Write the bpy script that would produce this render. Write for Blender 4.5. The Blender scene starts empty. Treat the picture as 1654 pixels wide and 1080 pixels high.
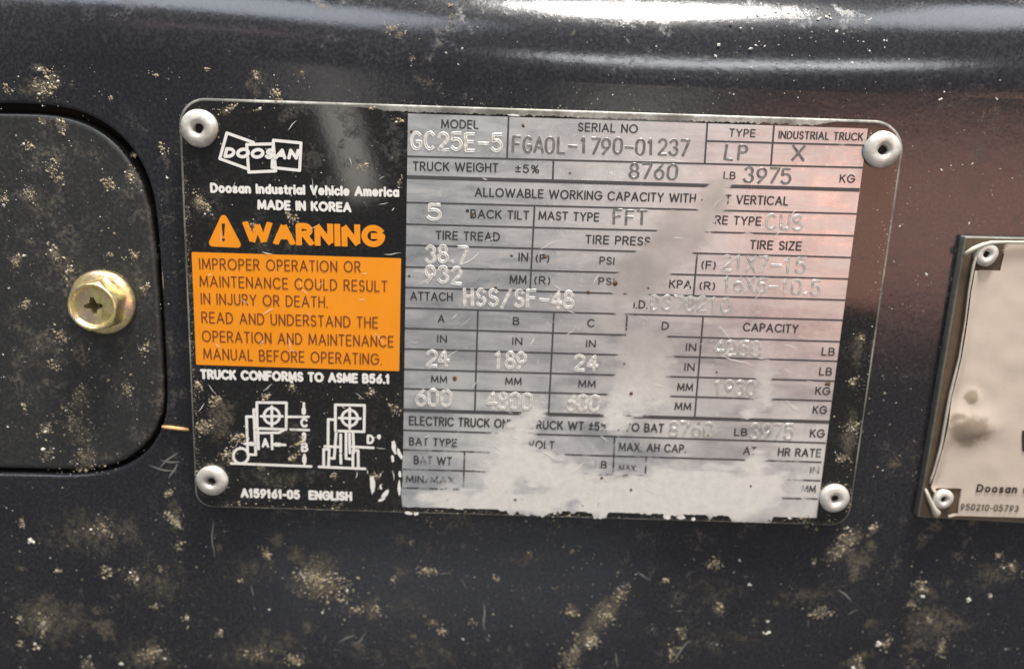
import bpy, bmesh, math, random
from mathutils import Vector, Matrix, noise as mnoise
random.seed(7)
S = bpy.context.scene
COL = S.collection

# ------------------------------------------------------------------ camera
# metres; x right, z up along the truck panel, y away from the viewer.  y = 0 is the face of the data plate.
F = 1400.0; CX, CY = 827.0, 540.0                      # focal length and centre of the photograph in its own pixels
CC = (-0.0076633, -0.1713274, 0.0394379)               # camera position
RT = Vector((0.9993146, -0.010209, 0.0355825))         # camera right / up / forward
UP = Vector((-0.0321477, 0.2372477, 0.9709171))
FW = Vector((0.0183539, 0.9713955, -0.2367569))
cam_d = bpy.data.cameras.new('camera'); cam = bpy.data.objects.new('camera', cam_d); COL.objects.link(cam)
cam.matrix_world = Matrix(((RT.x, UP.x, -FW.x, CC[0]), (RT.y, UP.y, -FW.y, CC[1]), (RT.z, UP.z, -FW.z, CC[2]), (0, 0, 0, 1)))
cam_d.sensor_fit = 'HORIZONTAL'; cam_d.sensor_width = 36.0; cam_d.lens = F / 1654.0 * 36.0
cam_d.clip_start = 0.005; cam_d.clip_end = 20.0
cam_d.dof.use_dof = True; cam_d.dof.focus_distance = 0.167; cam_d.dof.aperture_fstop = 9.0
S.camera = cam

# ------------------------------------------------------------------ light
w = bpy.data.worlds.new('World'); S.world = w; w.use_nodes = True
bg = w.node_tree.nodes['Background']; bg.inputs[0].default_value = (0.91, 0.965, 1.0, 1); bg.inputs[1].default_value = 0.24
S.view_settings.view_transform = 'Standard'; S.view_settings.look = 'None'
S.view_settings.gamma = 1.0; S.view_settings.use_curve_mapping = False; S.view_settings.exposure = 0.0

def area(name, loc, target, sx, sy, watts, col, roll=0):
    d = bpy.data.lights.new(name, 'AREA'); d.shape = 'RECTANGLE'; d.size = sx; d.size_y = sy; d.energy = watts; d.color = col
    o = bpy.data.objects.new(name, d); COL.objects.link(o); o.location = loc
    o.rotation_euler = ((Vector(target) - Vector(loc)).to_track_quat('-Z', 'Y').to_matrix().to_4x4() @ Matrix.Rotation(math.radians(roll), 4, 'Z')).to_euler()
    return o
area('overhead_lamp', (0.135, -0.165, 0.82), (0.02, 0, 0.03), 0.16, 0.13, 17.0, (1.0, 0.97, 0.93))
area('front_lamp', (0.45, -1.5, 0.87), (0.05, 0, 0.03), 0.74, 0.11, 6.0, (0.95, 0.97, 1.0), -16)
area('ceiling_lamp', (-0.66, -0.92, 1.6), (0, 0, 0), 1.3, 0.55, 17.0, (0.84, 0.90, 1.0))
area('side_ceiling_lamp', (0.68, -0.30, 1.25), (0, 0, 0), 0.6, 0.35, 4.5, (0.88, 0.93, 1.0))
area('far_lamp', (-0.58, -1.5, 1.0), (0, 0, 0), 0.40, 0.07, 0.22, (1.0, 0.72, 0.70))
area('warm_reflection_fill', (0.585, -1.0, -0.07), (0.06, 0, 0.0), 0.52, 0.25, 1.45, (1.0, 0.47, 0.33))  # added light standing in for an unseen red-brown object mirrored at right
area('pale_reflection_fill', (0.17, -1.0, -0.02), (0.02, 0, 0.0), 0.16, 0.22, 0.30, (1.0, 0.93, 0.82))  # added light, put in only for the cream reflection on the table
area('strip_lamp', (-0.222, -1.0, 0.04), (-0.03, 0, 0.03), 0.042, 0.22, 0.12, (1.0, 0.94, 0.86), 17)
area('floor_patch_fill', (-0.06, -1.0, -0.63), (-0.01, 0, -0.05), 0.55, 0.14, 0.15, (0.80, 0.88, 1.0))  # added light standing in for a bright patch of floor mirrored below

# ------------------------------------------------------------------ helpers
def P(px, py, y=0.0):
    """the point on the plane y that shows at a pixel of the photograph"""
    d = RT * ((px - CX) / F) + UP * (-(py - CY) / F) + FW
    t = (y - CC[1]) / d.y
    return Vector((CC[0] + d.x * t, y, CC[2] + d.z * t))

def mesh_obj(name, verts, faces, mat, parent=None, smooth=False, slots=None):
    me = bpy.data.meshes.new(name); me.from_pydata([tuple(v) for v in verts], [], faces); me.update()
    o = bpy.data.objects.new(name, me); COL.objects.link(o)
    for m in (mat if isinstance(mat, (list, tuple)) else [mat]): me.materials.append(m)
    if slots:
        for p, s in zip(me.polygons, slots): p.material_index = s
    if smooth:
        for p in me.polygons: p.use_smooth = True
    if parent: o.parent = parent
    return o
def bm_obj(name, bm, mat, parent=None, smooth=False):
    me = bpy.data.meshes.new(name); bm.to_mesh(me); bm.free()
    o = bpy.data.objects.new(name, me); COL.objects.link(o)
    for m in (mat if isinstance(mat, (list, tuple)) else [mat]): me.materials.append(m)
    if smooth:
        for p in me.polygons: p.use_smooth = True
    if parent: o.parent = parent
    return o
def empty(name, label=None, cat=None, loc=(0, 0, 0)):
    o = bpy.data.objects.new(name, None); COL.objects.link(o); o.location = loc; o.empty_display_size = 0.01
    if label: o['label'] = label; o['category'] = cat
    return o

class MB:
    def __init__(s): s.v = []; s.f = []
    def add(s, vs, fs):
        n = len(s.v); s.v += [tuple(v) for v in vs]; s.f += [tuple(i + n for i in f) for f in fs]
    def build(s, name, mat, parent=None, smooth=False): return mesh_obj(name, s.v, s.f, mat, parent, smooth)

def fill_loops(loops, y):
    """flat sheet at depth y from (x,z) loops (outer first, then holes), normals toward the viewer"""
    bm = bmesh.new(); edges = []
    for lp in loops:
        vs = [bm.verts.new((p[0], y, p[1])) for p in lp]
        for i in range(len(vs)): edges.append(bm.edges.new((vs[i], vs[(i + 1) % len(vs)])))
    bmesh.ops.triangle_fill(bm, use_beauty=True, use_dissolve=False, edges=edges)
    for f in bm.faces:
        f.normal_update()
        if f.normal.y > 0: f.normal_flip()
    return bm

def offset_loop(lp, d):
    """offset a closed (x,z) loop; positive d = to the left of travel"""
    n = len(lp); out = []
    for i in range(n):
        a = Vector(lp[i - 1]); b = Vector(lp[i]); c = Vector(lp[(i + 1) % n])
        t1 = (b - a).normalized(); t2 = (c - b).normalized()
        n1 = Vector((-t1.y, t1.x)); n2 = Vector((-t2.y, t2.x)); m = (n1 + n2)
        m = m / max(1e-6, m.length_squared) * 2
        if m.length > 1.6: m = m.normalized() * 1.6
        out.append((b.x + m.x * d, b.y + m.y * d))
    return out
def loft(mb, rings):
    """rings: list of closed lists of 3d points with the same count"""
    n = len(rings[0]); vs = [p for r in rings for p in r]; fs = []
    for k in range(len(rings) - 1):
        for i in range(n):
            j = (i + 1) % n
            fs.append((k * n + i, k * n + j, (k + 1) * n + j, (k + 1) * n + i))
    mb.add(vs, fs)
def round_poly(pts, rads, seg=10):
    """closed (x,z) polygon with rounded corners"""
    out = []; n = len(pts)
    for i in range(n):
        a = Vector(pts[i - 1]); b = Vector(pts[i]); c = Vector(pts[(i + 1) % n]); r = rads[i] if isinstance(rads, (list, tuple)) else rads
        u = (a - b).normalized(); v = (c - b).normalized(); ang = u.angle(v)
        if r <= 0: out.append((b.x, b.y)); continue
        d = r / math.tan(ang / 2); cen = b + (u + v).normalized() * (r / math.sin(ang / 2))
        s = b + u * d - cen; e = b + v * d - cen
        a0 = math.atan2(s.y, s.x); a1 = math.atan2(e.y, e.x); da = (a1 - a0 + math.pi) % (2 * math.pi) - math.pi
        for k in range(seg + 1):
            t = a0 + da * k / seg; out.append((cen.x + r * math.cos(t), cen.y + r * math.sin(t)))
    return out
def px_poly(pts): return [(P(x, y).x, P(x, y).z) for x, y in pts]

# ------------------------------------------------------------------ materials
def new_mat(name):
    m = bpy.data.materials.new(name); m.use_nodes = True; nt = m.node_tree; return m, nt, nt.nodes['Principled BSDF']
def N(nt, typ, **kw):
    n = nt.nodes.new(typ)
    for k, v in kw.items(): setattr(n, k, v)
    return n
def L(nt, a, b): nt.links.new(a, b)
def noise_f(nt, vec, scale, detail=3, rough=0.55, dist=0.0):
    n = N(nt, 'ShaderNodeTexNoise'); n.inputs['Scale'].default_value = scale; n.inputs['Detail'].default_value = detail
    n.inputs['Roughness'].default_value = rough; n.inputs['Distortion'].default_value = dist; L(nt, vec, n.inputs['Vector']); return n.outputs['Fac']
def ramp(nt, fac, a, b, lo=0.0, hi=1.0):
    n = N(nt, 'ShaderNodeMapRange', interpolation_type='SMOOTHSTEP'); n.inputs[1].default_value = a; n.inputs[2].default_value = b
    n.inputs[3].default_value = lo; n.inputs[4].default_value = hi; L(nt, fac, n.inputs[0]); return n.outputs[0]
def math_n(nt, op, a, b=None):
    n = N(nt, 'ShaderNodeMath', operation=op)
    for i, x in enumerate((a, b)):
        if x is None: continue
        if isinstance(x, (int, float)): n.inputs[i].default_value = x
        else: L(nt, x, n.inputs[i])
    return n.outputs[0]
def mix_c(nt, fac, a, b):
    n = N(nt, 'ShaderNodeMix', data_type='RGBA')
    if isinstance(fac, (int, float)): n.inputs[0].default_value = fac
    else: L(nt, fac, n.inputs[0])
    for i, x in ((6, a), (7, b)):
        if isinstance(x, tuple): n.inputs[i].default_value = (*x, 1) if len(x) == 3 else x
        else: L(nt, x, n.inputs[i])
    return n.outputs[2]
def mix_f(nt, fac, a, b):
    n = N(nt, 'ShaderNodeMix', data_type='FLOAT'); L(nt, fac, n.inputs[0])
    for i, x in ((2, a), (3, b)):
        if isinstance(x, (int, float)): n.inputs[i].default_value = x
        else: L(nt, x, n.inputs[i])
    return n.outputs[0]
def bump(nt, bsdf, h, strength, dist):
    n = N(nt, 'ShaderNodeBump'); n.inputs['Strength'].default_value = strength; n.inputs['Distance'].default_value = dist
    L(nt, h, n.inputs['Height']); L(nt, n.outputs[0], bsdf.inputs['Normal'])
def coords(nt): return N(nt, 'ShaderNodeTexCoord').outputs['Object']

# --- wear mask of the data plate: where the print has been rubbed off (capsules between pixel points of the photograph)
WEAR = [((1160, 302), (1122, 366), 19), ((1105, 372), (1065, 420), 36), ((1050, 425), (1024, 452), 30), ((1000, 470), (996, 522), 11),
        ((1032, 560), (1030, 640), 34), ((1060, 560), (1055, 640), 26), ((1020, 610), (990, 680), 22), ((865, 664), (836, 700), 18),
        ((822, 722), (804, 800), 34), ((840, 740), (960, 800), 34), ((960, 800), (1200, 808), 42), ((1075, 782), (1236, 790), 34), ((720, 815), (900, 812), 26), ((880, 760), (980, 792), 22),
        ((1240, 600), (1232, 650), 12), ((1224, 650), (1206, 668), 8), ((1218, 752), (1222, 790), 22), ((690, 812), (770, 815), 12)]
def wear_group():
    g = bpy.data.node_groups.new('wear', 'ShaderNodeTree')
    g.interface.new_socket('Fac', in_out='OUTPUT', socket_type='NodeSocketFloat')
    out = g.nodes.new('NodeGroupOutput'); vec = coords(g)
    n1 = N(g, 'ShaderNodeTexNoise'); n1.inputs['Scale'].default_value = 170; n1.inputs['Detail'].default_value = 5; mp = N(g, 'ShaderNodeMapping'); mp.inputs['Rotation'].default_value = (0, math.radians(52), 0); mp.inputs['Scale'].default_value = (.45, 1, 1.25); L(g, vec, mp.inputs['Vector']); L(g, mp.outputs[0], n1.inputs['Vector'])
    s1 = N(g, 'ShaderNodeVectorMath', operation='SUBTRACT'); L(g, n1.outputs['Color'], s1.inputs[0]); s1.inputs[1].default_value = (.5, .5, .5)
    s2 = N(g, 'ShaderNodeVectorMath', operation='SCALE'); L(g, s1.outputs[0], s2.inputs[0]); s2.inputs['Scale'].default_value = 0.0075
    s3 = N(g, 'ShaderNodeVectorMath', operation='ADD'); L(g, vec, s3.inputs[0]); L(g, s2.outputs[0], s3.inputs[1])
    pos = s3.outputs[0]; acc = None
    for a, b, r in WEAR:
        A = P(*a); B = P(*b); ba = B - A; R = (r * 1.0) * 0.000124
        pa = N(g, 'ShaderNodeVectorMath', operation='SUBTRACT'); L(g, pos, pa.inputs[0]); pa.inputs[1].default_value = A
        # flatten y so that layers at different depths read the same mask
        fl = N(g, 'ShaderNodeVectorMath', operation='MULTIPLY'); L(g, pa.outputs[0], fl.inputs[0]); fl.inputs[1].default_value = (1, 0, 1)
        dt = N(g, 'ShaderNodeVectorMath', operation='DOT_PRODUCT'); L(g, fl.outputs[0], dt.inputs[0]); dt.inputs[1].default_value = ba / ba.length_squared
        cl = N(g, 'ShaderNodeClamp'); L(g, dt.outputs['Value'], cl.inputs[0])
        sc = N(g, 'ShaderNodeVectorMath', operation='SCALE'); sc.inputs[0].default_value = ba; L(g, cl.outputs[0], sc.inputs['Scale'])
        ds = N(g, 'ShaderNodeVectorMath', operation='DISTANCE'); L(g, fl.outputs[0], ds.inputs[0]); L(g, sc.outputs[0], ds.inputs[1])
        d = math_n(g, 'SUBTRACT', ds.outputs['Value'], R)
        acc = d if acc is None else math_n(g, 'SMOOTH_MIN', acc, d)
        if acc is not d: acc.node.inputs[2].default_value = 0.0012
    fn = N(g, 'ShaderNodeTexNoise'); fn.inputs['Scale'].default_value = 520; fn.inputs['Detail'].default_value = 5; fn.inputs['Roughness'].default_value = .7; L(g, mp.outputs[0], fn.inputs['Vector'])
    acc = math_n(g, 'ADD', acc, math_n(g, 'MULTIPLY', math_n(g, 'SUBTRACT', fn.outputs['Fac'], .5), .0085))
    L(g, acc, out.inputs[0])
    return g
WG = wear_group()
def wear(nt, a, b):
    n = N(nt, 'ShaderNodeGroup'); n.node_tree = WG; return ramp(nt, n.outputs[0], a, b)

def paint_mat(name, base, rough, dust_lo, dust_hi, dust_amt, dust_col=(0.17, 0.135, 0.09), grain=0.15, film_amt=.21):
    """dark gloss paint under a film of workshop dust"""
    m, nt, b = new_mat(name); v = coords(nt)
    big = noise_f(nt, v, 38, 4, .6); mid = noise_f(nt, v, 230, 5, .65, .4); fine = noise_f(nt, v, 1500, 3, .6)
    cl = math_n(nt, 'MULTIPLY', ramp(nt, big, .42, .68), ramp(nt, mid, dust_lo, dust_hi))
    spk = ramp(nt, noise_f(nt, v, 900, 2, .5), .68, .78, 0, .55)
    film = math_n(nt, 'MULTIPLY', ramp(nt, fine, .38, .72, .03, film_amt), ramp(nt, noise_f(nt, v, 26, 4, .6), .3, .65, .45, 1.0))
    d1 = math_n(nt, 'MULTIPLY', math_n(nt, 'ADD', cl, math_n(nt, 'MULTIPLY', spk, ramp(nt, mid, .4, .65))), ramp(nt, fine, .33, .62))
    dust = math_n(nt, 'MINIMUM', math_n(nt, 'ADD', math_n(nt, 'MULTIPLY', d1, dust_amt), film), 1.0)
    L(nt, mix_c(nt, dust, base, mix_c(nt, ramp(nt, d1, .1, .5), (0.125, 0.119, 0.106), dust_col)), b.inputs['Base Color'])
    L(nt, mix_f(nt, math_n(nt, 'MINIMUM', math_n(nt, 'ADD', math_n(nt, 'MULTIPLY', d1, dust_amt * 1.5), math_n(nt, 'MULTIPLY', film, .18)), 1.0), rough, .85), b.inputs['Roughness'])
    b.inputs['IOR'].default_value = 1.5
    h = math_n(nt, 'ADD', math_n(nt, 'MULTIPLY', noise_f(nt, v, 1100, 4, .7), .5), noise_f(nt, v, 300, 2, .5))
    bump(nt, b, h, grain, 0.00022)
    return m
M_PANEL = paint_mat('panel_paint', (0.0105, 0.0105, 0.0140), .15, .50, .74, .6)
M_COVER = paint_mat('cover_paint', (0.018, 0.018, 0.018), .34, .46, .70, .7)
M_BLACK = paint_mat('plate_black', (0.008, 0.007, 0.007), .05, .48, .70, .65, (0.15, 0.12, 0.085), .02, .14)

def simple(name, col, rough=.5, metal=0.0, nscale=400, namp=.12, bumps=0.0):
    m, nt, b = new_mat(name); v = coords(nt); f = noise_f(nt, v, nscale, 4, .6)
    L(nt, mix_c(nt, f, tuple(c * (1 - namp) for c in col), tuple(min(1, c * (1 + namp)) for c in col)), b.inputs['Base Color'])
    b.inputs['Roughness'].default_value = rough; b.inputs['Metallic'].default_value = metal
    if bumps: bump(nt, b, noise_f(nt, v, nscale * 2, 3, .6), bumps, 0.0002)
    return m
def edge_metal():
    m, nt, b = new_mat('plate_edge_metal'); v = coords(nt)
    f = math_n(nt, 'MULTIPLY', ramp(nt, noise_f(nt, v, 70, 4, .65), .36, .64), ramp(nt, noise_f(nt, v, 900, 4, .7), .3, .6, .35, 1))
    L(nt, mix_c(nt, f, (0.13, 0.125, 0.105), (0.44, 0.42, 0.37)), b.inputs['Base Color']); b.inputs['Roughness'].default_value = .5; b.inputs['Metallic'].default_value = .4
    return m
M_EDGE = edge_metal()
M_WHITE = simple('white_print', (0.72, 0.69, 0.63), .5, 0, 900, .15)
def orange_mat():
    m, nt, b = new_mat('orange_print'); v = coords(nt)
    c = mix_c(nt, noise_f(nt, v, 60, 4, .6), (0.74, 0.235, 0.003), (0.83, 0.285, 0.007))
    c = mix_c(nt, ramp(nt, noise_f(nt, v, 330, 5, .7, 1.2), .66, .74, 0, .5), c, (0.42, 0.20, 0.05))
    L(nt, c, b.inputs['Base Color']); L(nt, ramp(nt, noise_f(nt, v, 200, 4), .3, .7, .25, .5), b.inputs['Roughness'])
    return m
M_ORANGE = orange_mat()
M_BROWN = simple('brown_ink', (0.14, 0.032, 0.008), .5, 0, 1500, .5)
M_GLYPHK = simple('black_ink', (0.02, 0.012, 0.008), .4, 0, 900, .3)
def rivet_mat():
    m, nt, b = new_mat('rivet_aluminium'); v = coords(nt)
    c = mix_c(nt, ramp(nt, noise_f(nt, v, 260, 4, .65), .35, .68), (0.47, 0.44, 0.38), (0.70, 0.675, 0.61))
    c = mix_c(nt, ramp(nt, noise_f(nt, v, 1300, 4, .7), .60, .74, 0, .6), c, (0.22, 0.18, 0.12))
    L(nt, c, b.inputs['Base Color']); b.inputs['Metallic'].default_value = .4; L(nt, ramp(nt, noise_f(nt, v, 700, 3), .3, .7, .3, .6), b.inputs['Roughness'])
    bump(nt, b, noise_f(nt, v, 600, 4, .6), .30, .0004)
    return m
M_RIVET = rivet_mat()
M_HOLE = simple('dark_hole', (0.012, 0.010, 0.008), .8, 0)
M_RUST = simple('rust', (0.10, 0.05, 0.02), .9, 0, 2500, .6)
M_GRIT = simple('grit', (0.285, 0.235, 0.15), .9, 0, 420, .9)
M_GRITW = simple('pale_grit', (0.55, 0.52, 0.46), .7, 0, 120, .4)
M_STRAW = simple('straw', (0.62, 0.36, 0.15), .6, 0, 1500, .25)
M_FILM = simple('film_edge', (0.46, 0.42, 0.34), .5, 0, 700, .35)
M_TAN = simple('adhesive', (0.085, 0.055, 0.03), .7, 0, 500, .4)

def metal_table():
    m, nt, b = new_mat('table_metal'); v = coords(nt); wr = wear(nt, .0022, -.0020)
    n1 = noise_f(nt, v, 120, 5, .6); n2 = noise_f(nt, v, 600, 4, .65); n3 = noise_f(nt, v, 55, 5, .65, .5)
    mp = N(nt, 'ShaderNodeMapping'); mp.inputs['Rotation'].default_value = (0, math.radians(50), 0); mp.inputs['Scale'].default_value = (.3, 1, 1.4); L(nt, v, mp.inputs['Vector'])
    st = noise_f(nt, mp.outputs[0], 190, 6, .7, .6)
    bare = mix_c(nt, ramp(nt, n1, .3, .7), (0.40, 0.408, 0.422), (0.54, 0.542, 0.545)); bare = mix_c(nt, ramp(nt, st, .40, .66, 0, .6), bare, (0.70, 0.69, 0.67)); bare = mix_c(nt, ramp(nt, st, .42, .30, 0, .5), bare, (0.31, 0.312, 0.32))
    bare = mix_c(nt, ramp(nt, n2, .55, .80), bare, (0.70, 0.68, 0.64))
    sep = N(nt, 'ShaderNodeSeparateXYZ'); L(nt, v, sep.inputs[0])
    low = ramp(nt, math_n(nt, 'ADD', sep.outputs[2], math_n(nt, 'MULTIPLY', n3, .02)), .018, -.012)       # the rub marks go from grey metal at the top to chalky white below
    smear = mix_c(nt, low, mix_c(nt, ramp(nt, n1, .35, .65), (0.42, 0.41, 0.385), (0.52, 0.505, 0.475)), mix_c(nt, ramp(nt, n2, .3, .7), (0.60, 0.575, 0.52), (0.68, 0.655, 0.595)))
    haze = math_n(nt, 'MULTIPLY', ramp(nt, n3, .36, .64, .1, .75), low)
    wr2 = math_n(nt, 'MAXIMUM', wr, haze)
    L(nt, mix_c(nt, wr2, bare, smear), b.inputs['Base Color'])
    L(nt, mix_f(nt, math_n(nt, 'MULTIPLY', wr2, low), .78, .15), b.inputs['Metallic']); L(nt, mix_f(nt, wr2, ramp(nt, st, .3, .7, .24, .42), .46), b.inputs['Roughness'])
    h = math_n(nt, 'ADD', math_n(nt, 'MULTIPLY', n2, .3), math_n(nt, 'MULTIPLY', noise_f(nt, v, 90, 3, .5), 1.0))
    bump(nt, b, h, .10, 0.0006)
    return m
M_TABLE = metal_table()
def ink_mat(name, col):
    """black ink that is rubbed off where the plate is worn"""
    m, nt, b = new_mat(name); v = coords(nt)
    b.inputs['Base Color'].default_value = (*col, 1); b.inputs['Roughness'].default_value = .5
    sep = N(nt, 'ShaderNodeSeparateXYZ'); L(nt, v, sep.inputs[0])
    patch = math_n(nt, 'ADD', ramp(nt, noise_f(nt, v, 420, 4, .65), .60, .72, 0, .6), math_n(nt, 'MULTIPLY', ramp(nt, noise_f(nt, v, 300, 4, .65), .46, .58), ramp(nt, sep.outputs[2], -.022, -.030, 0, .75)))
    fac = math_n(nt, 'MINIMUM', math_n(nt, 'ADD', math_n(nt, 'MULTIPLY', wear(nt, .0010, -.0010), 1.25), patch), 1.0)
    tr = N(nt, 'ShaderNodeBsdfTransparent'); mx = N(nt, 'ShaderNodeMixShader'); out = nt.nodes['Material Output']
    L(nt, fac, mx.inputs[0]); L(nt, b.outputs[0], mx.inputs[1]); L(nt, tr.outputs[0], mx.inputs[2]); L(nt, mx.outputs[0], out.inputs[0])
    return m
M_INK = ink_mat('table_ink', (0.035, 0.032, 0.032))
M_LINE = ink_mat('line_ink', (0.055, 0.052, 0.052))
M_STAMP = simple('stamped_metal', (0.66, 0.635, 0.58), .40, .35, 1500, .3)
M_STAMPW = simple('stamped_metal_worn', (0.54, 0.52, 0.48), .38, .5, 900, .3)
M_STAMPD = simple('stamped_metal_dirty_dim', (0.20, 0.19, 0.175), .4, .4, 900, .3)  # darker copy of the stamped metal: its dark reflection painted in, with groove dirt

def zinc():
    m, nt, b = new_mat('yellow_zinc'); v = coords(nt); f = noise_f(nt, v, 330, 3, .5, .6)
    cr = N(nt, 'ShaderNodeValToRGB'); L(nt, f, cr.inputs[0]); e = cr.color_ramp.elements
    e[0].position = .30; e[0].color = (0.60, 0.48, 0.18, 1); e[1].position = .72; e[1].color = (0.70, 0.64, 0.36, 1)
    for p, c in ((.42, (0.84, 0.72, 0.34)), (.52, (0.74, 0.58, 0.30)), (.60, (0.70, 0.52, 0.42))):
        x = cr.color_ramp.elements.new(p); x.color = (*c, 1)
    L(nt, cr.outputs[0], b.inputs['Base Color']); b.inputs['Metallic'].default_value = .85
    L(nt, ramp(nt, noise_f(nt, v, 900, 3), .3, .7, .22, .42), b.inputs['Roughness'])
    bump(nt, b, noise_f(nt, v, 500, 3), .15, 0.0004)
    return m
M_ZINC = zinc()
SIDE_O = Vector((0, 0, 0))
def side_mat():
    m, nt, b = new_mat('yellowed_film'); v = coords(nt); n1 = noise_f(nt, v, 90, 5, .6); n2 = noise_f(nt, v, 700, 4, .6)
    c = mix_c(nt, n1, (0.47, 0.395, 0.315), (0.56, 0.475, 0.39)); c = mix_c(nt, ramp(nt, n2, .58, .8, 0, .4), c, (0.36, 0.29, 0.21))
    for (px_, py_, rx, rz) in ((1566, 694, .0056, .0038), (1571, 641, .0017, .0017), (1548, 672, .0022, .0012)):   # mud stains, with the shade of the film's bubbles painted in
        q = P(px_, py_); sb_ = N(nt, 'ShaderNodeVectorMath', operation='SUBTRACT'); L(nt, v, sb_.inputs[0]); sb_.inputs[1].default_value = q - SIDE_O
        sc_ = N(nt, 'ShaderNodeVectorMath', operation='MULTIPLY'); L(nt, sb_.outputs[0], sc_.inputs[0]); sc_.inputs[1].default_value = (1 / rx, 0, 1 / rz)
        dt = N(nt, 'ShaderNodeVectorMath', operation='LENGTH'); L(nt, sc_.outputs[0], dt.inputs[0])
        dd = math_n(nt, 'ADD', dt.outputs['Value'], math_n(nt, 'MULTIPLY', math_n(nt, 'SUBTRACT', noise_f(nt, v, 210, 5, .65), .5), 1.9))
        c = mix_c(nt, ramp(nt, dd, 1.1, .45, 0, .8), c, mix_c(nt, n2, (0.15, 0.115, 0.07), (0.28, 0.22, 0.15)))
    L(nt, c, b.inputs['Base Color']); b.inputs['Roughness'].default_value = .38
    bump(nt, b, noise_f(nt, v, 130, 3), .10, 0.0008)
    return m
M_SIDE = side_mat()

# ------------------------------------------------------------------ truck panel
YP = 0.0027                                            # the panel lies behind the plate's face
ZR = P(827, 128).z                                     # where the panel starts to roll over
RR = 0.026
panel = empty('truck_panel', 'large dark glossy dusty truck panel with rounded top edge behind both plates', 'body panel', (0, YP, -0.13))
panel_off = Vector((0, YP, -0.13))
def local(o, root_off):                                # world-space mesh under a root that is not at the origin
    o.location = -root_off
# the opening for the access cover (pixels on the panel plane)
def at_panel(pts): return [(P(x, y, YP).x, P(x, y, YP).z) for x, y in pts]
hole = at_panel([(-300, 166), (30, 167), (98, 172), (152, 188), (203, 225), (238, 280), (253, 345), (261, 470), (268, 600), (269, 662), (258, 700), (232, 736), (188, 760), (130, 768), (40, 766), (-300, 758)])
def smooth_loop(lp, it=2):                             # Chaikin corner cutting
    for _ in range(it):
        q = []
        for i in range(len(lp)):
            a = Vector(lp[i]); b = Vector(lp[(i + 1) % len(lp)])
            q += [tuple(a * .75 + b * .25), tuple(a * .25 + b * .75)]
        lp = q
    return lp
hole = smooth_loop(hole, 2)                            # clockwise seen by the viewer
OUT = [(-0.17, -0.13), (0.17, -0.13), (0.17, ZR), (-0.17, ZR)]
OUT = [(-0.26, -0.16), (0.20, -0.16), (0.20, ZR), (-0.26, ZR)]
ring0 = offset_loop(hole, 0.0007)                      # to the left of a clockwise loop = outward
bm = fill_loops([OUT, ring0], YP)
o = bm_obj('front_face', bm, M_PANEL, panel); local(o, panel_off)
lip = MB(); prof = [(0.0007, 0), (0.00045, 0.00004), (0.0002, 0.0002), (0.00005, 0.0005), (0, 0.001), (0, 0.006)]
loft(lip, [[(x, YP + dy, z) for x, z in offset_loop(hole, d)] for d, dy in prof])
o = lip.build('opening_lip', M_PANEL, panel, True); local(o, panel_off)
top = MB(); xs = [-0.26 + 0.46 * i / 120 for i in range(121)]; prof = []
for k in range(41):
    a = math.radians(90) * k / 40; prof.append((YP + RR * (1 - math.cos(a)), ZR + RR * math.sin(a)))
prof += [(YP + RR + 0.02, ZR + RR), (YP + RR + 0.10, ZR + RR)]
vs = []; fs = []
for (y, z) in prof:
    for x in xs: vs.append((x, y + 0.0012 * math.sin(x * 34 + 1.0) * min(1, (z - ZR) / 0.02), z))
n = len(xs)
for k in range(len(prof) - 1):
    for i in range(n - 1): fs.append((k * n + i, k * n + i + 1, (k + 1) * n + i + 1, (k + 1) * n + i))
o = mesh_obj('top_roll', vs, fs, M_PANEL, panel, True); local(o, panel_off)

bk = MB(); bx = [(-0.25, -.06), (-.060, -.06), (-.060, .05), (-.25, .05)]
bk.add([(x, YP + .0061, z) for x, z in bx], [(0, 1, 2, 3)])  # added dark sheet stands in for the shade inside the gap
o = bk.build('opening_dark_sheet', M_HOLE, panel); local(o, panel_off)

# ------------------------------------------------------------------ access cover
YC = YP + 0.0005
cover = empty('access_cover', 'black dusty access cover with rounded corner, held by a brass coloured bolt', 'cover', (P(60, 765, YC).x, YC, P(60, 765, YC).z))
c_off = Vector(cover.location)
cov = at_panel([(-300, 181), (30, 182), (94, 186), (142, 200), (190, 234), (226, 286), (244, 350), (254, 470), (262, 600), (262.5, 658), (252, 694), (227, 728), (185, 753), (130, 761), (40, 759), (-300, 751)])
cov = smooth_loop(cov, 2)
o = bm_obj('cover_face', fill_loops([offset_loop(cov, -0.0010)], YC), M_COVER, cover); local(o, c_off)
rim = MB(); loft(rim, [[(x, YC + dy, z) for x, z in offset_loop(cov, -d)] for d, dy in [(0.0010, 0), (0.0006, 0.00005), (0.00025, 0.00022), (0.00005, 0.0005), (0, 0.0009), (0, 0.004)]])
o = rim.build('cover_rim', M_COVER, cover, True); local(o, c_off)

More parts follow.
